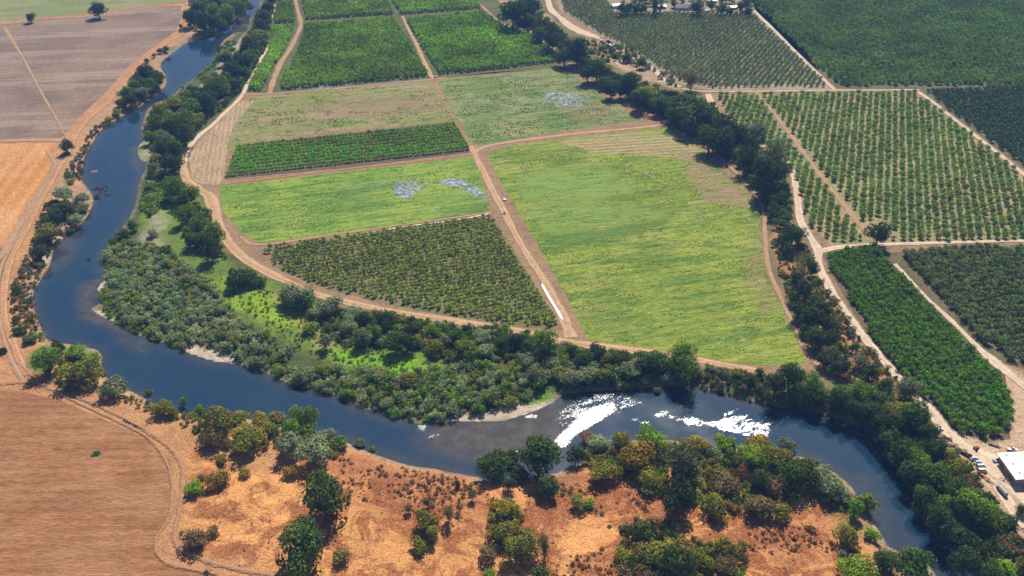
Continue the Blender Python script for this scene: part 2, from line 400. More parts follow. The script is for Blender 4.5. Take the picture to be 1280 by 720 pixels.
paint_glint([(900,515),(915,508),(960,518),(975,535),(965,548),(920,546)], .5)
paint_glint([(785,520),(800,523),(812,528),(805,532),(787,526)], .6, 2)
paint_glint([(655,517),(675,518),(670,524),(655,522)], .8, 1.5)
paint_glint([(516,530),(537,530),(537,541),(530,543),(520,536)], .62, 1.5)
paint_glint([(520,540),(556,543),(556,550),(525,548)], .46, 2)
paint_glint([(436,508),(450,510),(448,516),(438,514)], .45, 2)
paint_glint([(642,560),(665,566),(655,574),(640,572)], .5, 2)
paint_glint([(835,524),(865,530),(870,536),(840,535)], 0)
shal = np.zeros(len(x)); m = cand & (wd < 3)
for q, v, sf in (([(555,530),(640,524),(690,505),(700,520),(680,560),(600,570),(545,550)], .85, 22), ([(102,355),(128,350),(112,384),(126,396),(150,405),(145,412),(105,395)], .8, 8), ([(150,408),(190,425),(180,440),(150,425)], .5, 8), ([(68,300),(98,290),(92,320),(60,345)], .5, 6), ([(290,45),(310,35),(308,20),(300,24)], .8, 8), ([(165,185),(178,182),(176,215),(166,205)], .6, 5), ([(395,540),(430,548),(500,575),(480,570),(430,556)], .45, 8), ([(1040,590),(1070,610),(1080,600),(1130,680),(1170,720),(1130,700),(1090,660)], .35, 12)):
    shal[m] = np.maximum(shal[m], v*sstep(sf, -sf*.4, sdist(W(q, WZ), x[m], y[m])))
sh2 = .35*sstep(-9, 0, wd); shal = np.clip(np.maximum(shal, sh2), 0, 1)
Fq = grid_faces(len(wx), len(wy)); keep = (wd[Fq] < 5).any(1); Fq = Fq[keep]
used, inv = np.unique(Fq, return_inverse=True)
me = np_mesh('river', np.stack([x, y, np.full(len(x), WZ)], 1)[used], inv.reshape(-1, 4), water_mat(), {'glint': glint[used], 'shallow': shal[used]})
link('river', me, kind='structure')

# ---------------------------------------------------------------- field sheets
def sheet(name, px, mat, z, jit=1.0, extra=None):
    P = smooth_poly(W(px), 6.0)
    n1 = fbm(P[:, 0], P[:, 1], 9, int(z*1000)) - .5; n2 = fbm(P[:, 0], P[:, 1], 9, int(z*1000)+5) - .5
    P = P + jit*2*np.stack([n1, n2], 1)
    tri = tessellate_polygon([[Vector((a, b, 0)) for a, b in P]])
    me = py_mesh(name, [(a, b, z) for a, b in P], [tuple(t) for t in tri], [mat])
    # make every face look up
    if me.polygons[0].normal.z < 0: me.flip_normals()
    return link(name, me, kind='structure')
def smooth_poly(P, step):
    out = []
    for i in range(len(P)):
        a, b = P[i], P[(i+1) % len(P)]; k = max(1, int(np.hypot(*(b-a))/step))
        for j in range(k): out.append(a+(b-a)*j/k)
    return np.array(out)
def ang(p, q):
    a = np.array(at(*p)); b = np.array(at(*q)); return math.atan2(b[1]-a[1], b[0]-a[0])
A_mid = ang((340,305), (610,266)); A_up = ang((343,115), (536,97)); A_big = ang((700,372), (955,335))
Z0 = .04
sheet('fallow_field', [(-260,34),(0,30),(20,29),(60,23),(110,20),(150,14),(200,8),(226,7),(228,16),(221,38),(190,60),(165,78),(150,95),(128,120),(100,145),(77,172),(0,174),(-260,176)],
      field_mat('ploughed_fallow', (.19,.135,.108), (.255,.18,.14), (.33,.245,.19), ang((0,110), (150,104)), 11, .22, (.004, .035), .012, .3, .8, (.14,.15,.07), .45), Z0)
sheet('stubble_field', [(-260,182),(0,180),(72,179),(67,190),(64,205),(58,222),(34,250),(19,282),(6,303),(-20,330),(-260,420)],
      field_mat('orange_stubble', (.50,.225,.075), (.53,.27,.105), (.57,.33,.16), ang((0,300), (60,215)), 12, .35, (.006, .03), .012, .25, .8, (.40,.21,.10), .5), Z0)
sheet('ploughed_field', [(-260,478),(0,486),(20,488),(75,500),(100,512),(150,533),(180,547),(200,560),(212,575),(215,595),(213,640),(196,670),(194,690),(203,702),(250,716),(300,722),(380,760),(-260,900)],
      field_mat('harrowed_soil', (.315,.150,.068), (.355,.18,.09), (.27,.12,.055), ang((0,607), (200,603)), 6.5, .35, (.02, .08), .03, .5, 1.5, (.34,.14,.06), .7), Z0)
sheet('grass_field', [(-300,-40),(240,-40),(232,2),(200,5),(150,11),(108,17),(60,20),(20,26),(-300,32)],
      field_mat('pale_grass', (.21,.24,.09), (.27,.26,.13), (.16,.21,.07), .1, 0, .3, (.01, .03), .012, .3, .6, (.36,.29,.17), .5), Z0)
sheet('grass_field', [(312,121),(345,118),(440,110),(543,99),(560,130),(574,151),(556,153),(440,162),(320,176),(290,184),(282,196),(270,200),(262,180),(280,150)],
      field_mat('mixed_weeds', (.20,.25,.06), (.25,.24,.10), (.36,.26,.17), A_up, 5, .4, (.008, .09), .02, .5, .8, (.40,.27,.18), .8, clump=1.0), Z0)
sheet('bare_field', [(300,126),(318,126),(290,160),(284,184),(282,200),(279,224),(272,232),(240,228),(235,197),(250,176),(275,152)],
      field_mat('bare_clods', (.38,.26,.17), (.44,.31,.21), (.34,.26,.15), ang((250,225), (262,160)), 4.5, .5, (.02, .2), .04, .5, 1, (.17,.20,.06), .5), Z0+.04)
sheet('grass_field', [(546,98),(620,90),(704,85),(714,93),(800,150),(700,164),(600,183),(590,180),(575,153),(560,126)],
      field_mat('weedy_wet_meadow', (.18,.25,.07), (.27,.28,.12), (.12,.19,.06), A_up, 6, .4, (.014, .10), .02, .6, .8, (.38,.32,.22), .75, clump=1.0), Z0)
sheet('grass_field', [(274,233),(440,214),(589,196),(600,214),(613,263),(480,284),(326,304),(302,292),(278,262)],
      field_mat('lush_weeds', (.19,.30,.045), (.26,.345,.055), (.11,.22,.035), A_mid, 7, .3, (.016, .09), .018, .6, .8, (.14,.24,.05), .6, clump=1.0), Z0)
sheet('grass_field', [(608,192),(640,182),(720,172),(800,163),(835,160),(850,166),(872,182),(905,214),(934,240),(948,262),(950,300),(955,328),(962,352),(977,382),(996,425),(1008,452),(1000,458),(940,457),(850,442),(780,431),(733,424),(722,400),(700,355),(678,318),(650,268),(630,235)],
      field_mat('big_meadow', (.225,.295,.042), (.285,.335,.055), (.125,.215,.035), A_big, 8, .35, (.022, .07), .014, .8, .8, (.38,.31,.14), .95, clump=1.0), Z0)
sheet('tilled_strip', [(700,176),(790,165),(845,165),(872,184),(885,200),(815,196),(740,190)],
      field_mat('tilled_rows', (.34,.28,.13), (.36,.27,.16), (.24,.30,.07), ang((780,190), (870,184)), 7, .8, (.01, .12), .03, .5, .8), Z0+.04, 8)
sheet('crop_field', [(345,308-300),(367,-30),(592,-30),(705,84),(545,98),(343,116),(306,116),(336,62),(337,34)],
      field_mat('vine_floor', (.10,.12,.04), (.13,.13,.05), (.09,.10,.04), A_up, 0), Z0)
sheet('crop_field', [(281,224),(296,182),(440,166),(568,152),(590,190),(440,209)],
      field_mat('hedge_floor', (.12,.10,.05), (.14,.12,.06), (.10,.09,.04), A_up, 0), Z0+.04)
sheet('crop_field', [(322,310),(470,290),(614,268),(650,325),(702,412),(640,409),(500,384),(400,359),(345,335)],
      field_mat('young_orchard_floor', (.18,.16,.07), (.15,.15,.05), (.25,.18,.10), A_mid, 0, .3, (.01, .06), .02, .4), Z0)
sheet('orchard_floor', [(690,-30),(938,-30),(1040,111),(892,113),(848,104),(790,64),(750,44),(700,12)],
      field_mat('pale_orchard_floor', (.34,.28,.20), (.30,.25,.17), (.24,.23,.13), 1.2, 0), Z0)
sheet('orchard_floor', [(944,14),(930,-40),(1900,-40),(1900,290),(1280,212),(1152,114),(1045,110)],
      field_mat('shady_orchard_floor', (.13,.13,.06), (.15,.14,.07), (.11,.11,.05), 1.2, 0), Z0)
sheet('orchard_floor', [(893,118),(1143,115),(1285,224),(1700,330),(1700,301),(1285,301),(1038,307),(1008,276),(992,225),(930,165)],
      field_mat('tan_orchard_floor', (.36,.27,.16), (.27,.25,.11), (.18,.22,.08), ang((1160,300), (1160,180)), 0, .3, (.01, .05), .02), Z0+.03)
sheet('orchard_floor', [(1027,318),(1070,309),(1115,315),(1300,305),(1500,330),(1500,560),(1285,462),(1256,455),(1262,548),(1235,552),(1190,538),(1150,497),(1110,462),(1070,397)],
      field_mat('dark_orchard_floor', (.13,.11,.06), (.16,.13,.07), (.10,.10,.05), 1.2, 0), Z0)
# standing water and salt-white wet soil in the meadows
def wet_mat():
    n = N('wet_mud'); p = n.pos(); a = n.attr('across', False)
    q = n.mapping(p, (.22, .55, 1), A_mid); f = n.math('ADD', n.math('MULTIPLY', n.noise(q, 1.0, 6, .85, .8), .6), n.math('MULTIPLY', n.noise(p, .055, 3), .4)); g = n.noise(p, .25, 4)
    c = n.mix(n.rampf(g, .4, .6), (.44,.47,.55), (.16,.22,.38))
    b = n.pbr(c, n.rampf(g, .4, .55, .45, .1), None, .5)
    al = n.math('MULTIPLY', n.rampf(n.math('SUBTRACT', n.math('ADD', f, n.math('MULTIPLY', a, .22)), .55), 0, .20), .8)
    tr = n.n('ShaderNodeBsdfTransparent'); mx = n.n('ShaderNodeMixShader')
    n.l(al, mx.inputs[0]); n.l(tr.outputs[0], mx.inputs[1]); n.l(b.outputs[0], mx.inputs[2]); return n.done(mx.outputs[0])
MWET = wet_mat()
def blob(name, pts, z, mat, strength=1.0):
    P = W(pts); lo, hi = P.min(0)-10, P.max(0)+10
    xs = np.arange(lo[0], hi[0], 2.0); ys = np.arange(lo[1], hi[1], 2.0); a, b = np.meshgrid(xs, ys); a = a.ravel(); b = b.ravel()
    d = sdist(P, a, b); Fq = grid_faces(len(xs), len(ys)); Fq = Fq[(d[Fq] < 6).any(1)]
    used, inv = np.unique(Fq, return_inverse=True)
    z = z + .003*(len(bpy.data.meshes) % 9)
    me = np_mesh(name, np.stack([a, b, np.full(len(a), z)], 1)[used], inv.reshape(-1, 4), mat, {'across': (strength*sstep(8, -8, d)-.35)[used]})
    return link(name, me, kind='structure')
blob('flooded_ground', [(487,232),(500,226),(520,224),(530,228),(545,226),(560,222),(560,228),(530,238),(514,248),(500,252),(490,246)], .12, MWET, 1.05)
blob('flooded_ground', [(550,222),(575,222),(592,230),(608,238),(614,247),(600,252),(588,246),(572,236),(552,230)], .12, MWET, 1.15)
blob('flooded_ground', [(370,241),(430,232),(490,226),(552,222),(552,228),(490,233),(430,240),(375,246)], .12, MWET, .75)
blob('flooded_ground', [(508,250),(560,246),(600,252),(602,260),(560,268),(505,268)], .12, MWET, .55)
blob('flooded_ground', [(676,118),(690,113),(742,121),(740,128),(716,138),(690,134),(672,127)], .12, MWET, 1.0)
blob('flooded_ground', [(590,126),(640,122),(680,118),(680,128),(640,128),(592,131)], .12, MWET, .7)
def soft_mat(name, c1, c2, amt, rz):
    n = N(name); p = n.pos(); a = n.attr('across', False); q = n.mapping(p, (.05, .30, 1), rz); f = n.noise(q, 1.0, 6, .75, .6)
    cc = n.mix(n.rampf(n.noise(p, .9, 4, .7), .3, .7), tuple(c1), tuple(c2)); b_ = n.pbr(cc, .95, n.bump(f, .6, .8), .1)
    al = n.math('MULTIPLY', n.rampf(n.math('ADD', f, n.math('MULTIPLY', a, .30)), .48, .68), amt)
    tr = n.n('ShaderNodeBsdfTransparent'); mx = n.n('ShaderNodeMixShader'); n.l(al, mx.inputs[0]); n.l(tr.outputs[0], mx.inputs[1]); n.l(b_.outputs[0], mx.inputs[2]); return n.done(mx.outputs[0])
DRYP = soft_mat('dry_bare_patch', (.42,.31,.20), (.32,.23,.13), .8, A_big); DKP = soft_mat('dark_green_growth', (.11,.21,.04), (.15,.27,.05), .8, A_big); LTP = soft_mat('fresh_pale_growth', (.22,.35,.075), (.27,.39,.09), .75, A_big)
for q, m_, s_ in (([(850,186),(905,215),(940,245),(940,262),(880,255),(860,225)], DRYP, .75), ([(935,285),(955,300),(962,350),(985,395),(950,400),(925,340)], DRYP, .5), ([(700,330),(760,350),(770,400),(740,420),(710,390)], DRYP, .3), ([(640,215),(760,205),(800,240),(740,255),(650,250)], LTP, .8), ([(650,255),(760,245),(840,265),(820,285),(680,300)], LTP, .7),
              ([(680,296),(760,285),(835,272),(838,282),(770,298),(690,310)], DKP, .8), ([(690,318),(780,310),(900,330),(960,370),(960,400),(850,380),(720,350)], DKP, .25), ([(745,405),(860,395),(960,425),(985,450),(900,446),(780,428)], LTP, .3), ([(640,182),(760,172),(830,182),(820,196),(700,200),(640,205)], DRYP, .15),
              ([(290,245),(420,228),(500,262),(420,280),(320,296)], DKP, .2), ([(560,262),(610,252),(612,264),(540,274)], DKP, .8), ([(350,130),(460,122),(530,118),(545,140),(420,150)], DRYP, .6), ([(310,150),(400,145),(440,158),(320,174)], DKP, .3), ([(600,140),(700,128),(760,150),(640,165)], DKP, .35), ([(700,135),(745,128),(780,148),(720,155)], DRYP, .5)):
    blob('meadow_patch', q, .14, m_, s_)
blob('flooded_ground', [(345,109),(400,104),(536,98),(540,103),(450,108),(400,114)], .13, MWET, .8)

# ---------------------------------------------------------------- tracks and roads
RBN = [0]
def ribbon(name, px, width, mat, z=.14, jit=.25, seed=0, onground=False):
    RBN[0] += 1; z = .16+.007*RBN[0] + (.25 if onground else 0)
    P = smooth_line(W(px), 2.5)
    T = np.gradient(P, axis=0); T /= np.linalg.norm(T, axis=1)[:, None]+1e-9; Nn = np.stack([-T[:, 1], T[:, 0]], 1)
    wv = np.interp(np.linspace(0, 1, len(P)), np.linspace(0, 1, len(width)), width) if hasattr(width, '__len__') else np.full(len(P), float(width))
    wv = wv*(1+jit*(fbm(P[:, 0], P[:, 1], 12, seed)-.5)*2)
    us = np.array([-1, -.6, -.2, .2, .6, 1]); V = []; A = []
    for u in us:
        q = P + Nn*(wv*.5*u)[:, None]; V.append(q); A.append(np.full(len(P), u))
    V = np.stack(V, 1).reshape(-1, 2); A = np.stack(A, 1).ravel(); n = len(us)
    zz = np.full(len(V), z)
    if onground: zz = terrain(V[:, 0], V[:, 1])+z
    Fq = grid_faces(n, len(P))[:, ::-1]
    me = np_mesh(name, np.column_stack([V, zz]), Fq, mat, {'across': A})
    if me.polygons[0].normal.z < 0: me.flip_normals()
    return link(name, me, kind='structure')
RD = road_mat('packed_dirt', (.46,.29,.17), (.53,.35,.22), (.32,.22,.11))
RP = road_mat('pale_dirt', (.58,.45,.34), (.66,.53,.41), (.46,.35,.25))
RO = road_mat('orange_dirt', (.46,.25,.125), (.52,.31,.17), (.34,.19,.10), .55)
RF = road_mat('faint_track', (.38,.205,.105), (.42,.24,.14), (.30,.155,.08), .9)
RG = road_mat('pinkish_track', (.40,.245,.15), (.45,.29,.19), (.32,.20,.12), .6)
ribbon('dirt_road', [(503,20),(511,37),(520,54),(529,74),(538,93),(541,97)], [4.5, 6, 7], RD, .15, .3, 1)
ribbon('dirt_road', [(541,97),(550,125),(562,143),(575,162),(590,188)], [6, 3, 4], RF, .16, .3, 2)
ribbon('dirt_road', [(589,182),(596,198),(605,215),(616,238),(628,260),(640,284),(652,306),(667,330),(682,353),(698,383),(707,402),(714,422)], [7, 9, 8, 7, 8, 12], RD, .17, .3, 3)
ribbon('dirt_road', [(592,192),(605,184),(640,177),(680,172),(720,167),(775,162),(832,156)], [6, 6.5, 5.5], RD, .19, .2, 4)
ribbon('dirt_road', [(230,190),(229,212),(236,228),(250,238),(262,245),(268,262),(274,282),(284,300),(300,318),(320,332),(355,350),(400,369),(460,383),(520,394),(580,403),(640,412),(700,426),(760,434),(840,444),(900,455),(955,465)], [9, 14, 15, 13, 11, 9, 9, 10, 11, 10, 8], RD, .16, .3, 5)
ribbon('dirt_track', [(262,232),(300,228),(420,213),(520,202),(592,193)], 4.5, RF, .15, .4, 6)
ribbon('dirt_track', [(300,296),(325,306),(420,293),(520,279),(614,266)], [6, 4, 3, 4], RG, .15, .4, 7)
ribbon('dirt_road', [(350,-30),(347,0),(341,18),(336,34),(335,50),(333,62),(326,74),(319,87),(311,100),(304,117),(292,131),(281,141),(266,156),(252,167),(244,175),(234,188),(230,205)], [5, 5, 5, 6, 7], RP, .17, .3, 8)
ribbon('dirt_track', [(362,-30),(369,0),(373,16),(376,31),(370,46),(362,62),(352,77),(346,90),(341,103),(337,118)], [6, 8, 10, 9], RG, .18, .3, 9)
ribbon('dirt_track', [(303,118),(345,117),(440,109),(541,99),(560,98)], [7, 5, 5, 7], RG, .14, .4, 10)
ribbon('dirt_track', [(560,100),(620,92),(704,86),(712,90)], 3.5, RF, .14, .4, 10)
ribbon('dirt_road', [(575,-12),(592,0),(607,12),(620,24),(635,33),(655,42),(673,49),(690,60),(707,74),(730,97),(750,107),(770,118),(800,136),(830,153),(852,167),(872,178),(890,190),(912,208),(926,222),(937,234),(948,248),(955,264),(956,290),(959,325),(964,345),(975,370),(985,392),(996,417),(1005,435),(1020,453),(1035,474)], [6, 6, 5, 5, 5, 5, 5.5, 5, 5], RG, .18, .3, 11)
ribbon('dirt_road', [(680,-20),(685,0),(689,12),(700,22),(715,32),(735,42),(748,48)], [9, 9, 14, 12, 8], RP, .16, .3, 12)
ribbon('dirt_lot', [(702,25),(718,36),(735,43),(748,47)], [10, 20, 22, 10], RP, .17, .3, 13)
ribbon('dirt_track', [(748,48),(770,60),(790,68),(815,85),(830,100),(850,109)], [5, 5, 6, 9, 6], RP, .16, .5, 14)
ribbon('dirt_track', [(752,70),(765,75),(780,85),(795,88)], 4, RP, .17, .3, 14)
ribbon('dirt_track', [(823,102),(838,104),(850,108)], 5, RP, .17, .3, 14)
ribbon('dirt_road', [(852,111),(890,114.5),(1040,113),(1150,112.5)], [4, 5, 5], RP, .16, .25, 15)
ribbon('dirt_road', [(885,118),(889,128),(895,140),(902,150),(915,160),(935,172),(960,186),(980,200),(990,213),(996,240),(1000,274),(1010,292),(1022,312),(1022,326),(1031,349),(1049,380),(1067,405),(1082,424),(1097,442),(1125,474),(1145,497),(1162,512),(1180,535),(1200,553),(1225,574),(1245,600),(1262,630),(1285,660)], [10, 9, 7, 7, 8, 9, 9, 9, 9, 11, 10], RP, .16, .25, 16)
ribbon('dirt_road', [(936,4),(944,15),(970,40),(1005,76),(1043,112)], [7, 6, 5.5], RP, .17, .2, 17)
ribbon('dirt_track', [(942,113),(949,120),(983,162),(1011,200),(1035,232),(1067,271),(1086,292)], [6, 6, 7, 6, 9], RG, .17, .5, 18)
ribbon('dirt_road', [(1143,112),(1165,127),(1190,147),(1240,186),(1285,222),(1330,255)], 6, RP, .18, .25, 19)
ribbon('dirt_road', [(1022,315),(1050,309),(1100,306),(1200,303),(1300,301),(1450,302)], [8, 6, 6, 6], RP, .18, .3, 20)
ribbon('dirt_track', [(1118,330),(1135,347),(1160,374),(1190,402),(1220,432),(1240,450),(1262,468),(1290,490)], [4, 4, 4, 5, 9, 12], RP, .18, .6, 21)
ribbon('dirt_lot', [(1200,555),(1235,575),(1270,600),(1310,640)], [10, 26, 30, 25], RP, .15, .3, 22)
# left side
ribbon('dirt_track', [(5,34),(19,56),(30,75),(40,94),(58,127),(77,161),(84,175)], [9, 5, 4.5, 3], RG, .16, .4, 23)
ribbon('dirt_track', [(-40,34),(20,29),(60,21),(110,17),(200,6),(238,2)], [5, 7, 6, 4], RG, .17, .5, 24)
ribbon('dirt_track', [(-100,178),(0,177),(40,176),(78,176)], 7, RG, .17, .4, 25)
ribbon('dirt_road', [(234,-5),(233,19),(230,38),(215,50),(198,62),(182,73),(170,86),(158,102),(142,122),(125,137),(110,150),(96,168),(88,186),(80,200),(72,214),(60,236),(48,256),(38,278),(24,304),(12,330),(6,360),(6,397),(14,420),(22,442),(32,470)], [5, 6, 6.5, 7, 7, 7, 7, 7, 7, 7, 8], RO, .15, .3, 26)
ribbon('dirt_track', [(60,190),(68,205),(62,222),(45,250),(28,276),(14,300),(0,322),(-40,370)], [5, 6, 7, 6], RG, .18, .4, 27)
ribbon('dirt_track', [(84,178),(76,196),(60,226),(44,254),(28,286),(12,312),(0,340),(-4,380),(4,420),(14,450),(30,478)], [3, 4, 4, 5], RG, .18, .3, 28)
ribbon('dirt_track', [(-60,484),(0,480),(40,478),(70,488),(110,502),(150,520),(185,540),(208,556),(224,574),(229,600),(224,640),(218,665),(224,686),(262,703),(320,716),(400,727)], [7, 6, 5, 5, 4.5, 4.5, 5, 5], RF, .15, .3, 29)
ribbon('dirt_track', [(22,452),(50,478),(90,500),(150,528),(185,548),(204,570),(214,600),(212,645),(196,672),(196,692),(215,706),(270,718)], [4, 4, 4, 3.5, 3.5, 3.5, 3.5], RF, .17, .4, 30)
ribbon('footpath', [(1235,648),(1255,655),(1275,668),(1300,690)], 5, RG, .25, .5, 31)

# ---------------------------------------------------------------- foliage
KC = {  # leaf colours
 'oak': (.092,.145,.022), 'dark': (.058,.096,.024), 'green': (.165,.265,.024), 'bright': (.26,.39,.022), 'willow': (.29,.34,.19),
 'olive': (.26,.26,.032), 'gold': (.40,.31,.04), 'brown': (.25,.185,.075), 'grey': (.20,.225,.12), 'rust': (.30,.15,.07)}
KN = {'oak': 'dark green', 'dark': 'blackish green', 'green': 'mid green', 'bright': 'bright green', 'willow': 'grey-green', 'olive': 'olive green', 'gold': 'golden olive', 'brown': 'brownish', 'grey': 'dull grey-green', 'rust': 'rusty red'}
def rand_dirs(n, g):
    v = g.normal(size=(n, 3)); return v/np.linalg.norm(v, axis=1)[:, None]
def cards(p, nrm, size, g, asp=.75):
    """one leaf-clump quad per point"""
    n = len(p); a = np.cross(nrm, rand_dirs(n, g)); a /= np.linalg.norm(a, axis=1)[:, None]+1e-9
    b = np.cross(nrm, a); s = (size*g.uniform(.6, 1.3, n))[:, None]
    k = g.uniform(.7, 1.1, (n, 1))
    q = np.stack([p-a*s*.9, p-b*s*asp*k+a*s*.15, p+a*s, p+b*s*asp], 1)
    q[:, 1] += nrm*s*.18; q[:, 3] -= nrm*s*.12
    return q.reshape(-1, 3)
def crown(g, ncards, size, col, lobes=12, zr=.9, lob_r=.36, low=.12, shape='dome', gaps=.1, spread=.70):
    """unit crown: half-width 1, total height zr*2; returns card vertices and per-vertex colour"""
    H = 2*zr; L = []
    for i in range(lobes):
        for _ in range(20):
            d = rand_dirs(1, g)[0]; r = g.uniform(.25, 1)**.5*spread
            c = np.array([d[0]*r, d[1]*r, H*.47+d[2]*r*H*.46])
            if shape == 'column': c = np.array([d[0]*r*.5, d[1]*r*.5, H*g.uniform(.15, .9)])
            if shape in ('bush', 'full'): c = np.array([d[0]*r, d[1]*r, H*g.uniform(.18, .62)])
            if all(np.linalg.norm((c-q[0])*(1, 1, .8/zr)) > .25 for q in L): break
        lr = lob_r*g.uniform(.75, 1.25)*(1.15 if i < 2 else 1)
        L.append((c, lr, g.uniform(.78, 1.22), g.uniform(-.06, .06)))
    L.append((np.array([0, 0, H*.48]), .55, 1.0, 0.0))
    P = []; NN = []; T = []
    w = np.array([q[1]**2 for q in L]); w /= w.sum()
    for (c, lr, tb, th), wi in zip(L, w):
        k = max(6, int(ncards*wi)); d = rand_dirs(k, g); d[:, 2] = d[:, 2]*.85+.12
        rr = lr*g.uniform(.72, 1.06, k)*(1+.18*np.sin(d[:, 0]*7+c[0]*9)*np.cos(d[:, 1]*8+c[1]*5))
        p = c + d*rr[:, None]*np.array([1, 1, min(1.0, zr*1.0)+.0])
        nn = d + .55*rand_dirs(k, g); nn /= np.linalg.norm(nn, axis=1)[:, None]
        t = np.array(col)[None]*(tb*g.uniform(.72, 1.28, k))[:, None]; t[:, 0] *= 1+th*3; t[:, 2] *= 1-th
        ok = (p[:, 2] > .03*H) & (g.random(k) > gaps)
        P.append(p[ok]); NN.append(nn[ok]); T.append(t[ok])
    P = np.concatenate(P); NN = np.concatenate(NN); T = np.concatenate(T)
    q = cards(P, NN, np.full(len(P), size), g)
    return q, np.repeat(T, 4, 0)
def tube(path, radii, n=7):
    V = []; Fa = []
    for i, (p, r) in enumerate(zip(path, radii)):
        a = np.array(path[min(i+1, len(path)-1)])-np.array(path[max(i-1, 0)]); a = a/np.linalg.norm(a)
        u = np.cross(a, (0.31, .95, 0.05)); u /= np.linalg.norm(u); v = np.cross(a, u)
        for j in range(n):
            t = 2*PI*j/n; V.append(np.array(p)+r*(u*math.cos(t)+v*math.sin(t)))
    for i in range(len(path)-1):
        for j in range(n): Fa.append((i*n+j, i*n+(j+1) % n, (i+1)*n+(j+1) % n, (i+1)*n+j))
    return np.array(V), np.array(Fa)
def trunk_arrays(g, zr=.9, limbs=5, r=.055):
    H = 2*zr; V = []; Fa = []; n = 0
    def add(v, f):
        nonlocal n
        V.append(v); Fa.append(f+n); n += len(v)
    w = g.uniform(-.06, .06, 2)
    add(*tube([(0, 0, -.12), (w[0]*.4, w[1]*.4, H*.12), (w[0], w[1], H*.32), (w[0]*1.3, w[1]*1.2, H*.6)], [r*1.5, r, r*.75, r*.3]))
    for i in range(limbs):
        t = 2*PI*(i+g.uniform(-.3, .3))/limbs; z0 = H*g.uniform(.18, .34); l = g.uniform(.4, .62)
        add(*tube([(w[0]*.7, w[1]*.7, z0), (math.cos(t)*l*.5, math.sin(t)*l*.5, z0+H*.14), (math.cos(t)*l, math.sin(t)*l, z0+H*.34)], [r*.55, r*.38, r*.15], 5))
    return np.concatenate(V), np.concatenate(Fa)
def quadmesh(name, q, col): return np_mesh(name, q, np.arange(len(q)).reshape(-1, 4), MF, {'Col': col})

SPEC = { # shape settings per kind:  (zr = half height/half width)
 'oak': dict(lobes=15, zr=.82, lob_r=.34), 'dark': dict(lobes=13, zr=1.0, lob_r=.36), 'green': dict(lobes=14, zr=.95, lob_r=.34, gaps=.2),
 'bright': dict(lobes=12, zr=.75, lob_r=.36), 'willow': dict(lobes=16, zr=.75, lob_r=.30, gaps=.2), 'olive': dict(lobes=12, zr=.72, lob_r=.36),
 'gold': dict(lobes=11, zr=.72, lob_r=.36), 'brown': dict(lobes=14, zr=.62, lob_r=.32, gaps=.35), 'grey': dict(lobes=15, zr=.9, lob_r=.32, gaps=.25), 'rust': dict(lobes=12, zr=.5, lob_r=.32, gaps=.4)}
NC = {'L': (2600, .062), 'M': (1100, .090), 'S': (420, .135)}
_cache = {}
def crown_mesh(kind, cls, var, shape):
    k = (kind, cls, var, shape)
    if k not in _cache:
        g = np.random.default_rng(abs(hash((list(KC).index(kind), 'SML'.index(cls), var, len(shape)))) % 2**31)
        n, s = NC[cls]; sp_ = dict(SPEC[kind])
        if shape == 'column': sp_.update(zr=1.7, lob_r=.5)
        if shape == 'tall': sp_['zr'] = 1.25
        if shape == 'bush': sp_['zr'] = min(sp_['zr'], .55)
        q, c = crown(g, n, s, KC[kind], shape='full' if (shape == 'dome' and kind in ('olive', 'gold', 'brown', 'bright', 'willow', 'rust')) else shape, **sp_)
        tv, tf = trunk_arrays(np.random.default_rng(var), sp_['zr'])
        _cache[k] = (quadmesh('crown', q, c), np_mesh('trunk', tv, tf, MBARK), sp_['zr'], q, c)
    return _cache[k]

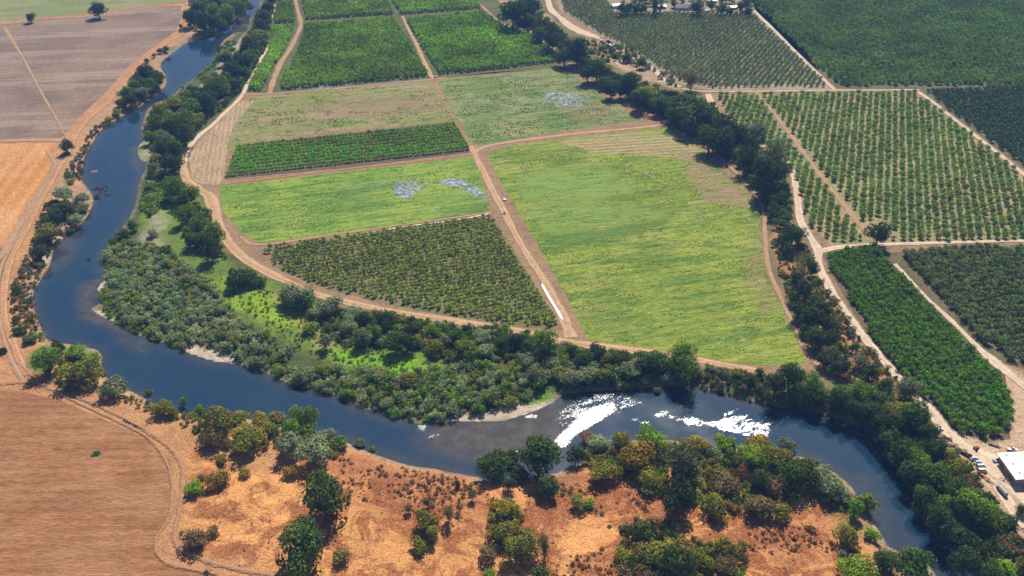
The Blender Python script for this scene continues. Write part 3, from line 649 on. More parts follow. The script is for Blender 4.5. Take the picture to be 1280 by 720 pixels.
# x y width(px) kind [shape]  -- crown centres read off the photograph
TREES = """
57 447 38 green|72 432 22 dark|102 460 44 olive|87 481 20 olive b|140 482 38 willow b|186 491 10 green b|229 504 12 green|205 510 28 olive b|250 512 14 green|244 520 12 bright b|272 522 34 olive|302 520 22 olive|303 536 20 gold
262 545 35 brown b|308 548 35 olive|284 553 18 brown b|276 572 18 olive b|270 595 26 gold|241 608 23 bright b|250 596 11 brown b|306 590 16 gold b|245 670 32 brown|266 663 16 brown b|95 437 26 bright b|116 444 18 bright b|127 466 12 olive b
324 520 20 gold|332 532 22 olive|347 520 20 brown|377 520 32 green|361 535 24 green|383 535 20 bright|412 540 18 willow|325 545 22 gold b|360 552 34 willow|392 557 44 willow|423 551 20 green b|449 553 14 willow b|465 560 9 olive b|364 588 18 gold b
405 617 58 oak|374 682 62 oak|572 604 8 dark t|510 635 9 grey t|534 625 13 brown t|532 650 28 olive|525 680 24 olive b|541 665 16 olive t|561 640 17 brown t|575 632 12 rust t|590 617 12 grey t|427 692 26 brown|617 582 36 oak|636 605 14 dark|630 634 26 gold|627 662 34 olive|609 690 24 brown|612 715 16 bright b|632 706 16 brown b
674 572 52 oak|684 606 28 oak|650 590 22 dark|641 575 20 oak|720 566 22 dark t|732 570 12 olive t|645 641 18 gold|655 680 36 olive|681 684 15 dark c|676 716 26 oak|722 626 22 olive|736 628 15 bright|753 641 7 grey b|797 663 22 oak|813 655 24 brown|762 657 6 grey b
750 551 30 willow|776 549 30 olive|800 566 44 gold|813 547 40 bright|757 588 36 olive b|852 570 50 grey t|872 552 26 gold|892 563 18 willow|907 553 22 bright|941 567 32 bright|947 552 26 gold|915 573 24 oak|856 592 34 dark|812 598 36 olive b|847 619 42 dark|905 602 40 brown|951 600 28 dark|895 626 38 olive|917 633 13 gold|951 628 40 brown|820 690 40 olive|847 702 48 oak|854 684 20 brown|905 681 26 olive|906 704 34 brown|879 702 26 olive|806 717 30 brown|735 553 20 rust b|925 592 26 rust b
1000 587 46 oak|972 570 30 olive|968 607 30 brown|980 638 24 olive|1038 604 36 willow|1057 621 20 willow|1085 627 24 green|1070 634 24 green|1060 666 32 olive|1015 661 12 rust b|1110 698 34 oak|1141 703 46 oak|1071 709 42 bright|1053 690 12 grey b|985 556 20 willow|1090 666 20 bright b|1022 590 22 willow
1150 577 28 green t|1130 592 20 oak|1171 595 36 green|1186 570 24 olive|1200 582 28 olive b|1182 632 36 green|1213 601 28 brown b|1222 631 42 green|1230 655 20 green|1256 708 26 bright|1277 636 15 oak|1247 641 20 brown b|1186 655 22 green|1240 692 12 olive|1205 618 26 olive|1150 608 24 oak|1167 560 28 dark|1140 560 26 dark|1205 655 26 oak|1217 682 24 dark
1100 528 26 dark t|1112 548 28 oak t|1127 566 26 dark t|1142 590 30 dark t|1155 625 30 oak t|1172 652 32 dark t|1190 672 30 dark t|1208 705 34 dark t|1235 715 30 oak t|1160 602 24 dark t|1196 610 26 oak t|1198 638 28 dark t|1085 512 26 dark t|1065 508 24 dark t|1045 500 24 oak t|1020 495 24 dark t|1000 490 22 oak t|980 298 24 dark|985 310 20 oak|998 345 22 dark|1008 362 26 dark|992 370 20 oak|1028 388 22 dark|1010 408 24 oak|1035 422 24 dark|1048 438 24 oak|1052 455 24 dark|1075 448 18 grey|1088 462 20 dark|1030 448 20 dark|932 195 30 dark t|955 232 30 dark t|888 172 34 dark|848 132 34 dark|800 122 28 dark|765 108 26 dark|735 90 24 dark|706 68 26 dark|675 45 22 oak|660 28 22 dark|968 262 20 dark|976 276 20 oak|1120 570 24 oak|970 476 28 dark t|988 467 28 dark t|1002 470 20 green|1018 478 28 green t|1037 461 14 bright|1056 488 24 green|1080 487 32 green|997 386 26 dark|1017 396 32 dark|1022 376 28 oak|1040 405 22 dark|1018 421 30 oak|1038 443 32 grey|1067 433 14 dark t|1135 483 36 grey|1122 511 34 olive|1146 518 38 oak|1158 534 26 oak|1108 483 20 dark|1098 500 26 oak|1118 530 26 dark|1030 430 22 oak
992 292 28 dark|1013 321 18 grey b|1016 333 22 dark|1099 288 36 dark|1017 348 15 green b|964 268 11 bright|979 268 15 dark b|988 352 13 green b|1001 306 14 brown b|978 340 14 brown b|1000 332 13 grey b|986 318 12 olive b|1042 374 16 brown b|1052 392 14 brown b|1064 412 16 grey b
691 41 32 dark t|722 60 36 dark|747 86 34 oak|757 100 22 oak|788 100 28 dark t|806 116 34 olive|829 130 28 oak|865 97 22 brown t|857 128 36 oak|865 142 48 oak|906 156 40 dark t|901 172 40 dark|921 190 14 willow t|945 161 26 grey|938 178 26 dark|969 192 36 grey t|962 213 44 dark t|922 170 30 dark|971 251 22 dark|964 267 10 bright|948 208 26 dark|885 150 30 oak|842 145 24 dark|776 110 22 dark|940 224 18 oak|980 235 16 dark|878 158 24 dark|816 128 20 oak
641 13 40 dark|657 8 30 dark|665 13 12 bright b|670 6 16 dark|675 15 14 green b|740 62 12 green b|752 58 12 bright b|775 58 12 green|784 71 13 oak|770 68 12 green b|803 79 14 oak|792 66 10 olive b|760 74 9 green b
779 10 14 dark t|787 9 12 dark t|794 10 13 dark t|803 10 12 dark t|819 7 12 dark c|826 6 10 dark c|871 8 16 dark t|902 10 13 dark t|926 8 12 dark t|936 13 13 dark|912 13 10 dark|889 6 12 oak|856 17 7 green b|934 4 12 dark t|843 4 10 dark
240 20 22 dark|254 28 26 dark|272 31 26 oak|284 20 26 green|295 12 28 green|247 9 22 dark|266 12 20 green|226 32 6 oak t|237 31 7 dark|305 5 22 oak|270 2 20 oak|207 60 9 oak|199 63 8 oak|192 69 7 oak|183 75 8 oak|182 88 26 dark|191 95 24 oak|172 96 24 brown|196 101 20 oak|162 125 20 dark|156 115 20 oak|172 104 22 oak|187 107 22 oak|178 113 22 willow|168 113 18 green b|152 128 16 oak b|145 138 14 olive b|135 146 12 gold b
83 182 18 dark|83 190 10 green b|78 242 28 willow|101 246 20 willow|79 258 26 oak|94 273 22 willow|56 289 34 olive|47 314 22 dark|20 361 14 dark b|39 394 18 olive|25 410 20 oak b|40 422 18 grey b|51 418 10 bright b|2 437 14 dark b|20 397 12 oak b|92 262 20 grey|66 252 16 brown b|104 256 18 willow|60 274 18 oak b|48 330 14 grey b|30 375 10 green b|88 226 12 olive b|70 268 18 dark|86 284 14 oak b|33 423 16 oak b|122 246 9 brown b
38 20 14 dark|122 11 20 dark|194 195 18 olive|215 202 28 dark|216 234 30 green|237 243 26 green|232 264 30 green|250 278 30 green|265 290 34 green|244 297 28 oak|264 311 28 dark|190 209 14 green|187 230 16 willow|187 267 10 oak b|165 281 16 green|153 291 16 oak|190 289 18 willow|206 311 18 oak|231 349 20 grey|253 356 16 olive|306 345 36 oak b|293 350 26 oak|372 367 40 willow|225 250 22 oak|188 245 14 willow b|140 300 16 oak b|162 302 18 green b|186 322 15 olive b|150 325 14 olive b|172 330 16 willow b|322 350 22 oak b
328 19 18 dark|325 29 18 dark|334 7 16 dark|312 56 24 dark|312 70 22 green|290 85 26 dark|322 41 22 olive|266 107 32 green|244 117 30 oak|219 126 26 olive|201 138 24 green|222 151 32 green|244 147 26 olive|194 154 20 green|206 175 30 grey|231 168 30 dark|279 109 22 green|292 103 20 dark|302 88 18 oak|281 72 18 dark|275 60 12 oak b|256 93 14 green b|238 106 12 willow b|300 72 18 dark|255 128 24 dark|240 133 24 green|212 160 22 dark|187 170 18 green|218 184 24 dark|200 184 18 olive|305 62 16 dark|330 52 12 oak|279 98 22 dark|262 120 22 oak|205 150 20 willow|268 95 16 grey|340 0 14 dark|290 60 10 green b
360 367 30 willow|378 374 28 oak|412 382 34 willow|440 388 26 willow|456 396 18 dark|480 396 32 oak|515 405 28 oak|540 410 22 green|545 432 26 olive|570 418 28 oak|580 432 28 olive|601 418 26 willow|607 436 28 willow|630 425 26 oak|452 418 30 grey|495 426 34 oak|510 428 22 dark|387 407 22 bright|407 426 22 grey|405 461 24 olive|380 466 28 willow|435 406 26 willow|512 471 22 olive|470 415 22 green|558 425 18 grey|520 425 20 olive|590 445 20 oak|505 400 16 olive|395 390 20 willow
645 423 22 dark|660 430 24 oak|682 428 38 green|706 448 14 bright|715 436 18 oak|730 448 26 oak|746 436 22 dark t|760 447 24 olive|780 447 28 oak|812 450 32 oak|798 456 22 dark|855 442 34 green t|852 458 38 green|870 462 16 willow|787 461 28 willow|735 466 26 willow|752 468 22 olive|715 470 28 willow|822 488 12 grey b|887 460 14 grey b|903 463 16 grey b|922 466 16 olive b|950 464 14 oak t|950 494 9 grey b|830 455 22 oak|838 468 20 willow|765 465 18 oak|690 450 24 willow|660 448 26 willow|672 468 24 grey|700 462 22 olive|940 474 16 oak|932 470 12 olive b|910 470 14 oak b
""".strip()
LM = [((121,567),'the lone green patch in the brown field'),((18,445),'the bend of the left dirt track'),((257,439),'the pale gravel bar inside the bend'),((612,518),'the long gravel bar beside midriver'),((735,520),'the big left foam streak'),((880,530),'the right foam streak'),((528,536),'the small foam flecks in midriver'),((714,420),'the dirt road junction'),((690,378),'the white-lined ditch'),((631,252),'the white pump box'),((1028,314),'the bend of the creek road'),((1265,580),'the white-roofed barn'),((1228,588),'the row of parked cars'),((1174,537),'the lone white car on the creek road'),((832,153),'the tan rock pile'),((707,71),'the cream water tank'),((773,70),'the creekside camp'),((545,85),'the wind machine'),((128,238),'the tangled snag in the river'),((180,188),'the grassy river islet'),((130,395),'the sand spit'),((340,116),'the upper crop block corner'),((262,240),'the wide bare patch of dirt road'),((76,174),'the lower corner of the mauve fallow field'),((232,12),'the upper right corner of the mauve fallow field'),((309,25),'the narrow upper reach of river'),((222,630),'the curved field-edge track'),((1097,662),'the small beach under the right bank'),((857,10),'the blue-roofed farmhouse'),((952,258),'the kink of the creek path'),((1010,455),'the lower tip of the big meadow'),((322,325),'the left tip of the triangular orchard'),((762,620),'the rust-red brush patch'),((480,590),'the red brambles above the bare slope'),((470,660),'the bare tan slope'),((960,670),'the stony right-hand slope'),((1085,300),'the lower edge of the dotted orchard'),((1200,440),'the glossy citrus block'),((430,445),'the vivid green clearing'),((350,375),'the lime green meadow strip'),((205,290),'the sandy gap among the bushes'),((290,75),'the white sandbar strip'),((560,235),'the flooded patch'),((860,445),'the river-side end of the meadow road'),((1250,668),'the lower footpath on the right'),((1070,470),'the orange bluff below the creek road')]
SHAPES = {'b': 'bush', 't': 'tall', 'c': 'column', '': 'dome'}
recs = []
for line in TREES.replace('\n', '|').split('|'):
    f = line.split()
    if len(f) < 4: continue
    recs.append((float(f[0]), float(f[1]), float(f[2]), f[3], SHAPES[f[4] if len(f) > 4 else '']))
placed = []
for i, (px, py, w, kind, shape) in enumerate(recs):
    zr = SPEC[kind]['zr']
    zr = {'bush': min(zr, .55), 'tall': 1.25, 'column': 1.7, 'dome': zr}[shape]
    h = 5.0; zg = 0.0
    for _ in range(3):
        x, y = at(px, py, zg+h); m = mpp(x, y); rad = w*m*.5*(1.10 + .20*min(1, max(0, (py-440)/60))); h = rad*zr*1.05
        zg = float(terrain(np.array([x]), np.array([y]))[0])
    zg = max(zg, WZ+.1)
    placed.append([px, py, x, y, zg, rad, kind, shape, zr])
# labels that tell each tree apart: size and colour, side of the nearest landmark, rank of nearness
def size_word(rad, shape):
    if shape == 'column': return 'slim columnar'
    if shape == 'bush': return ('small low' if rad < 3.5 else 'low spreading')
    return ('small' if rad < 4 else 'medium' if rad < 7.5 else 'large')+(' upright' if shape == 'tall' else '')
groups = {}
for k, p in enumerate(placed):
    (lx, ly), name = min(LM, key=lambda q: (q[0][0]-p[0])**2+((q[0][1]-p[1])*1.5)**2)
    dx, dy = p[0]-lx, (p[1]-ly)*1.4
    side = ('right of' if dx > 0 else 'left of') if abs(dx) > abs(dy) else ('in front of' if dy > 0 else 'behind')
    noun = 'shrub' if p[7] == 'bush' else 'tree'
    base = f"{size_word(p[5], p[7])} {KN[p[6]]} {noun}"
    p += [base, side, name, noun]
    groups.setdefault((base, side, name), []).append((math.hypot(dx, dy), k))
RANK = ['nearest', 'second nearest', 'third nearest', 'fourth nearest', 'fifth nearest', 'sixth nearest', 'seventh nearest']
def trim(s):
    for x, y in (('upper right corner of the mauve fallow field', 'mauve field corner'), ('lower corner of the mauve fallow field', 'mauve field bottom corner'), (' of dirt road', ' of road'), (' to dirt', ' dirt'), ('blackish green', 'blackish'), ('brownish ', 'brown ')):
        if len(s.replace('-', ' ').split()) > 16: s = s.replace(x, y)
    if len(s.replace('-', ' ').split()) > 16: s = s.replace(' in the river', '').replace(' of river', '').replace(' the ', ' ', 1)
    return s
for (base, side, name), L in groups.items():
    L.sort()
    for r, (_, k) in enumerate(L):
        placed[k].append(trim(f"{base} {side} {name}" if len(L) == 1 else f"{RANK[r]} {base} {side} {name}"))
for k, (px, py, x, y, zg, rad, kind, shape, zr, base, side, lname, noun, label) in enumerate(placed):
    cls = 'L' if rad > 6.5 else 'M' if rad > 3.6 else 'S'
    nv = 3 if cls != 'L' else 4
    cm, tm, _, _, _ = crown_mesh(kind, cls, k % nv, shape)
    nm = {'oak': 'oak_tree', 'willow': 'willow_tree', 'green': 'cottonwood_tree', 'grey': 'willow_tree'}.get(kind, 'riparian_tree') if noun == 'tree' else 'shrub'
    s = rad*random.uniform(.95, 1.06); rz = random.uniform(0, 6.28)
    grp = 'shrubs along the river and creek' if noun == 'shrub' else 'trees along the river and creek'
    if noun == 'shrub':
        link(nm, cm, None, (x, y, zg-.1), rz, (s, s*random.uniform(.85, 1.1), s*random.uniform(.9, 1.15)), label=label, category='shrub', group=grp)
    else:
        t = link(nm, None, None, (x, y, zg-.1), rz, (s, s*random.uniform(.88, 1.08), s*random.uniform(.92, 1.1)), label=label, category='tree', group=grp)
        t.empty_display_size = .1; t.scale = (s*random.uniform(.92, 1.25), s*random.uniform(.8, 1.1), t.scale[2])
        link('trunk', tm, t); link('crown', cm, t)

# ---------------------------------------------------------------- merged vegetation ("stuff") and orchard blocks
def merge_plants(name, variants, P, Zp, Sc, g, tint=None, **props):
    """variants: list of (quads, cols). one mesh with a copy of a variant at each point"""
    Vs = []; Cs = []; vi = g.integers(0, len(variants), len(P))
    for v, (q, c) in enumerate(variants):
        m = vi == v; k = int(m.sum())
        if not k: continue
        a = g.uniform(0, 2*PI, k); ca, sa = np.cos(a)[:, None], np.sin(a)[:, None]; s = Sc[m]
        sx = s[:, 0][:, None]; sz = s[:, 1][:, None]
        x = (q[None, :, 0]*ca-q[None, :, 1]*sa)*sx+P[m][:, 0][:, None]
        y = (q[None, :, 0]*sa+q[None, :, 1]*ca)*sx+P[m][:, 1][:, None]
        z = q[None, :, 2]*sz+Zp[m][:, None]
        Vs.append(np.stack([x, y, z], 2).reshape(-1, 3))
        br = g.uniform(.85, 1.15, (k, 1, 1)); t = br if tint is None else br*tint[m][:, None, :]
        Cs.append((c[None]*t).reshape(-1, 3))
    q = np.concatenate(Vs); c = np.concatenate(Cs)
    return link(name, quadmesh(name, q, c), None, kind='stuff', **props)
def mk_variants(kind_cols, n, size, g, **kw):
    return [crown(g, n, size, c, **kw) for c in kind_cols]
def scatter(polypx, spacing, g, z=0.0):
    P = W(polypx, z); lo, hi = P.min(0), P.max(0)
    nx = int((hi[0]-lo[0])/spacing)+2; ny = int((hi[1]-lo[1])/spacing)+2
    a, b = np.meshgrid(np.arange(nx), np.arange(ny)); a = a.ravel(); b = b.ravel()
    Q = np.stack([lo[0]+(a+.5*(b % 2))*spacing, lo[1]+b*spacing*.87], 1)+g.uniform(-.45, .45, (nx*ny, 2))*spacing
    return Q[inside(P, Q[:, 0], Q[:, 1])]
def thicket(name, label, cat, polys, spacing, kinds, wts, rmin, rmax, zr, n=220, size=.15, seed=1, keep=1.0, clumpy=0.0, **kw):
    g = np.random.default_rng(seed); Q = np.concatenate([scatter(p, spacing, g) for p in polys])
    d = rdist(Q[:, 0], Q[:, 1]); Q = Q[(d > .3) & (g.random(len(Q)) < keep)]
    for bar in ([(228,442),(236,428),(258,431),(284,442),(306,455),(290,465),(256,458)], [(556,526),(600,517),(650,509),(696,500),(704,502),(676,516),(640,530),(558,535)]): Q = Q[~inside(W(bar, WZ+1), Q[:, 0], Q[:, 1])]
    if clumpy:
        f = fbm(Q[:, 0], Q[:, 1], 22, seed+40, 3); Q = Q[g.random(len(Q)) < np.clip((f-.5+.06)*6, 0, 1)*clumpy+(1-clumpy)*.5]
    Zp = terrain(Q[:, 0], Q[:, 1])-.2
    var = []; 
    for i, (k, w) in enumerate(zip(kinds, wts)):
        for _ in range(w): var.append(crown(g, n, size, KC[k], lobes=9, zr=zr, lob_r=.38, shape='bush', gaps=.15))
    big = g.uniform(0, 1, len(Q))**2; s = rmin+(rmax-rmin)*big
    tn = .8+.45*fbm(Q[:, 0], Q[:, 1], 18, seed); tint = np.stack([tn*(1+.3*(fbm(Q[:, 0], Q[:, 1], 25, seed+3)-.5)), tn, tn], 1)
    return merge_plants(name, var, Q, Zp, np.stack([s, s*g.uniform(.85, 1.25, len(s))], 1), g, tint, label=label, category=cat)
thicket('willow_thicket', 'grey-green willow thicket filling the inside of the river bend', 'thicket',
        [[(136,300),(165,290),(190,305),(215,318),(250,345),(290,388),(330,418),(372,442),(345,470),(310,458),(250,440),(205,424),(152,398),(134,370),(131,330)]],
        3.6, ['willow','grey','olive','green'], [6,2,1,1], 1.6, 4.6, .85, 260, .14, 11, .95)
thicket('willow_thicket', 'long willow thicket on the near side of the clearing above the gravel bar', 'thicket',
        [[(345,455),(400,458),(440,462),(480,465),(560,462),(640,455),(700,455),(770,462),(812,470),(812,480),(760,482),(715,486),(690,478),(670,490),(650,505),(620,511),(560,519),(530,524),(490,516),(445,502),(412,488),(385,480),(352,472)]],
        3.6, ['willow','olive','grey','green','oak'], [4,1,1,2,1], 1.6, 4.8, .85, 260, .14, 12, .95)
thicket('willow_thicket', 'mixed scrub between the dirt road and the vivid green clearing', 'thicket',
        [[(400,385),(480,395),(560,405),(640,414),(700,430),(760,440),(850,452),(850,470),(760,465),(700,470),(640,455),(560,450),(520,440),(470,432),(430,432),(395,415),(385,395)]],
        4.0, ['willow','oak','olive','green','grey'], [3,2,1,2,1], 2.2, 4.2, .85, 240, .15, 13)
thicket('green_scrub', 'bright green brambles on the river edge of the willow bend', 'scrub',
        [[(128,350),(136,348),(140,375),(158,396),(205,422),(240,436),(235,441),(200,426),(150,405),(132,390),(122,372)], [(180,230),(192,210),(215,215),(222,262),(205,262),(188,270),(172,262)], [(130,318),(150,292),(170,290),(150,318),(140,345),(131,345)]],
        3.0, ['bright','green'], [2,2], 1.4, 2.6, .7, 170, .17, 14)
thicket('green_scrub', 'low bright weeds dotting the clearings inside the bend', 'scrub',
        [[(285,345),(330,360),(420,400),(540,455),(500,466),(430,455),(380,440),(300,385),(240,340),(265,335)]],
        3.4, ['bright','green','olive'], [2,3,1], .8, 1.9, .7, 120, .19, 15, .65)
thicket('streamside_scrub', 'dense dark scrub covering the far right river bank', 'scrub',
        [[(962,472),(1020,478),(1060,480),(1090,488),(1125,500),(1160,535),(1185,560),(1212,590),(1235,620),(1250,645),(1285,680),(1290,760),(1240,720),(1195,672),(1160,625),(1130,585),(1100,545),(1060,528),(1010,510),(962,500)]],
        4.2, ['oak','dark','olive','green','brown'], [3,3,1,1,1], 2.4, 5.0, .9, 240, .15, 16)
thicket('creek_scrub', 'dark scrub under the tall trees of the creek ravine', 'scrub',
        [[(612,5),(640,5),(680,22),(700,42),(745,85),(800,110),(840,122),(882,130),(905,150),(980,215),(990,270),(985,285),(960,270),(948,236),(915,200),(880,178),(832,148),(770,110),(712,72),(665,38),(625,20)]],
        4.6, ['dark','oak','dark'], [2,2,1], 2.8, 6.0, 1.0, 150, .19, 17)
thicket('garden_scrub', 'small green garden bushes crowding the creekside camp', 'scrub',
        [[(735,56),(760,52),(785,58),(803,70),(815,86),(795,86),(775,78),(750,74)], [(815,84),(830,92),(850,104),(845,112),(825,104)]],
        5.0, ['green','dark','oak'], [1,2,1], 2.0, 4.2, .9, 110, .2, 28, .6)
thicket('garden_scrub', 'dark trees and hedges crowding between the far farmstead buildings', 'scrub',
        [[(776,-12),(942,-12),(942,9),(860,6),(835,2),(815,12),(776,12)]],
        9.0, ['dark','oak'], [2,1], 3.5, 7.0, 1.15, 110, .2, 29, .5)
thicket('bluff_scrub', 'patchy brown and green scrub on the orange bluffs', 'scrub',
        [[(965,290),(985,280),(1005,305),(1022,345),(1050,390),(1088,440),(1128,482),(1100,495),(1040,470),(1008,420),(985,372),(968,330)]],
        4.0, ['brown','olive','grey','dark','oak'], [2,1,2,3,2], 1.4, 4.0, .8, 170, .17, 18, .72)
thicket('streamside_scrub', 'green bushes lining the inner bank of the upper river', 'scrub',
        [[(328,-10),(345,-10),(338,35),(333,60),(305,110),(280,135),(250,160),(232,180),(222,215),(232,240),(262,270),(275,310),(285,325),(262,318),(235,300),(222,262),(205,235),(185,225),(190,205),(190,180),(182,158),(192,138),(225,118),(260,112),(280,90),(300,62),(318,35)]],
        4.2, ['oak','green','dark','olive','willow'], [3,3,2,1,1], 2.0, 4.4, .9, 170, .17, 19)
thicket('streamside_scrub', 'green bushes between the white sandbar strip and the upper river', 'scrub',
        [[(270,62),(290,48),(300,46),(292,60),(268,85),(250,95),(238,104),(222,116),(232,108),(252,92)]],
        4.0, ['green','willow','oak'], [2,1,1], 1.6, 3.2, .8, 130, .2, 20)
thicket('streamside_scrub', 'green bushes on the outer bank at the top of the river', 'scrub',
        [[(236,-10),(322,-20),(306,10),(296,22),(280,33),(262,42),(252,46),(240,30)]],
        5.0, ['oak','green','dark','willow'], [2,2,1,1], 2.2, 4.6, .9, 130, .2, 21, .8)
thicket('streamside_scrub', 'brown tangled scrub down the eroded left bank', 'scrub',
        [[(150,140),(160,112),(178,92),(196,86),(204,100),(190,118),(166,135)], [(138,142),(148,146),(128,160),(112,180),(104,200),(100,222),(86,228),(82,218),(96,190),(112,165)], [(64,250),(85,235),(108,240),(108,262),(92,285),(72,300),(60,315),(50,345),(40,372),(40,400),(58,425),(35,430),(14,400),(10,372),(28,330),(40,300),(50,270)]],
        3.2, ['brown','grey','oak','olive'], [3,2,3,1], 1.0, 3.2, .7, 150, .18, 22, .85)
thicket('streamside_scrub', 'olive and brown scrub on the near bank left of the red brambles', 'scrub',
        [[(180,490),(217,507),(240,515),(300,526),(340,534),(400,550),(430,556),(440,566),(420,572),(360,562),(300,560),(240,545),(205,520),(150,500)], [(62,440),(120,440),(126,455),(122,470),(80,490),(60,470)]],
        3.2, ['olive','brown','gold','grey','oak'], [3,1,1,1,3], 1.2, 3.0, .8, 170, .17, 23, .9)
thicket('streamside_scrub', 'dense olive and brown scrub on the near bank below the foam', 'scrub',
        [[(735,560),(770,552),(800,548),(880,553),(960,563),(1010,572),(1040,590),(1060,610),(1070,640),(1040,640),(1005,610),(985,640),(930,645),(880,635),(840,625),(805,605),(765,595),(738,580)], [(780,655),(830,650),(880,680),(930,680),(930,730),(780,730),(770,700)], [(612,625),(640,625),(665,670),(650,700),(615,690)]],
        3.3, ['olive','brown','oak','grey','green','gold'], [3,2,3,1,1,1], 1.6, 4.0, .85, 200, .16, 24, .95)
thicket('dry_brush', 'rusty dead brush scattered over the dry foreground slopes', 'brush',
        [[(400,560),(480,575),(600,605),(610,640),(560,650),(480,640),(425,610)], [(690,605),(760,595),(830,612),(830,640),(760,645),(700,650),(690,700),(665,690),(665,630)], [(930,640),(1060,640),(1080,730),(930,730)], [(700,650),(780,650),(775,730),(690,730)]],
        2.1, ['rust','brown','gold'], [4,3,1], .4, 1.7, .6, 70, .24, 25, 1.0, 1.0)
thicket('sage_scrub', 'tiny grey-green shrubs speckled over the dry foreground slopes', 'scrub',
        [[(240,570),(330,595),(440,580),(600,615),(800,620),(960,620),(1060,650),(1060,730),(300,730),(240,690)]],
        7.5, ['grey','willow','brown'], [2,2,2], .3, .8, .7, 60, .26, 26, .8, 1.0)

thicket('streamside_scrub', 'brown and dark brush covering the steep bank right of the tall green tree', 'scrub',
        [[(862,470),(900,462),(962,474),(965,506),(915,494),(880,485),(862,482)]],
        3.2, ['brown','dark','oak','grey'], [2,2,2,1], 1.4, 3.2, .85, 170, .17, 27)
def tufts(label, polys, n0, cols, smin, smax, seed, thr=.5):
    g = np.random.default_rng(seed); Q = np.concatenate([scatter(p, n0, g) for p in polys])
    f = fbm(Q[:, 0]*.5, Q[:, 1], 7, seed, 4)+.3*(fbm(Q[:, 0], Q[:, 1], 60, seed+9)-.5); Q = Q[(f > thr) & (g.random(len(Q)) < .8)]
    var = [crown(g, 14, .42, c_, lobes=3, zr=.22, lob_r=.5, shape='bush', gaps=0) for c_ in cols]
    s = g.uniform(smin, smax, len(Q)); merge_plants('weed_tufts', var, Q, np.full(len(Q), .05), np.stack([s, s*g.uniform(.7, 1.1, len(s))], 1), g, None, label=label, category='weeds'); print('tufts', len(Q))
tufts('clumps of taller weeds scattered in soft rows over the big meadow', [[(612,192),(720,174),(835,162),(870,182),(932,240),(948,262),(955,330),(975,380),(1004,452),(940,455),(850,440),(735,422),(702,355),(652,268)]], 1.9, [(.33,.45,.07),(.27,.41,.06),(.38,.46,.09)], .3, .75, 61, .55)
tufts('clumps of lush weeds in the meadow around the flooded patch', [[(276,234),(440,215),(588,197),(611,263),(480,284),(326,303),(302,291)]], 2.1, [(.29,.45,.07),(.23,.40,.06),(.36,.48,.08)], .3, .75, 62, .55)
tufts('scattered weeds over the two pale fields above the road', [[(312,121),(440,110),(543,99),(560,130),(572,150),(440,161),(320,175),(288,183)], [(550,99),(704,86),(795,151),(700,163),(600,182),(592,178),(566,128)]], 2.5, [(.22,.33,.07),(.19,.30,.06),(.34,.36,.13)], .4, 1.0, 63, .54)
# orchard blocks ---------------------------------------------------------------
def lattice(polypx, u, v, g, jit=.25, keep=1.0, o=(0, 0)):
    P = W(polypx); c = P.mean(0)+np.array(o); r = np.linalg.norm(P-c, axis=1).max()
    M = np.array([u, v]).T; mi = np.linalg.inv(M); cor = (mi @ (P-c).T).T; lo = np.floor(cor.min(0)).astype(int); hi = np.ceil(cor.max(0)).astype(int)
    a, b = np.meshgrid(np.arange(lo[0], hi[0]+1), np.arange(lo[1], hi[1]+1)); a = a.ravel(); b = b.ravel()
    Q = c+a[:, None]*np.array(u)+b[:, None]*np.array(v)+g.normal(0, jit, (len(a), 2))
    Q = Q[inside(P, Q[:, 0], Q[:, 1])]
    return Q[g.random(len(Q)) < keep]
def in_view(Q, pad=40):
    x, y = proj(Q[:, 0], Q[:, 1], 2.0); return (x > -pad) & (x < 1280+pad) & (y > -pad) & (y < 720+pad)
def orchard(name, objname, label, restlabel, polypx, u, v, colr, rad, zr, seed, n=110, size=.2, indiv=300, jit=.25, keep=1.0, srange=(.85, 1.15), shape='dome', excl=None, gaps=.1, lobes=5, group=None, tvar=.25, o=(0,0), skipids=False):
    g = np.random.default_rng(seed); Q = lattice(polypx, u, v, g, jit, keep, o); Q = Q[in_view(Q)]
    if excl is not None:
        for e in excl: Q = Q[~inside(W(e), Q[:, 0], Q[:, 1])]
    var = []
    for i in range(4):
        q, c = crown(g, n, size, colr, lobes=lobes, zr=zr, lob_r=.5, low=.0, shape='dome', gaps=gaps, spread=.5)
        q[:, 2] = np.maximum(q[:, 2], .02); k = np.argmax
        tv, tf = trunk_arrays(g, zr, 3, .06); qt = tv[tf].reshape(-1, 3)
        var.append((np.concatenate([q, qt]), np.concatenate([c, np.tile((.13, .10, .07), (len(qt), 1))])))
    vis = in_view(Q, 3); order = np.lexsort((Q[:, 1], ~vis)); Q = Q[order]
    s = rad*g.uniform(*srange, len(Q))
    k = min(indiv, len(Q))
    if k:
        ms = [quadmesh(objname, *w) for w in var]
        for i in range(k):
            o_ = link(objname, ms[i % 4], None, (Q[i, 0], Q[i, 1], 0), g.uniform(0, 6.28), (s[i], s[i], s[i]*g.uniform(.9, 1.12)), label=label, category='orchard tree', group=group or name)
    R_ = Q[k:]; s2 = s[k:]
    if len(R_):
        tn = 1+tvar*(fbm(R_[:, 0], R_[:, 1], 30, seed)-.5)*2; tint = np.stack([tn, tn, tn], 1)
        merge_plants(objname+'s', var, R_, np.zeros(len(R_)), np.stack([s2, s2*g.uniform(.9, 1.12, len(s2))], 1), g, tint, label=restlabel, category='orchard')
    print('orchard', name, len(Q))
def dirv(p, q, L):
    a = np.array(at(*p)); b = np.array(at(*q)); d = (b-a)/np.linalg.norm(b-a); return d*L
def perp(v, L): v = np.array(v)/np.linalg.norm(v); return np.array([-v[1], v[0]])*L
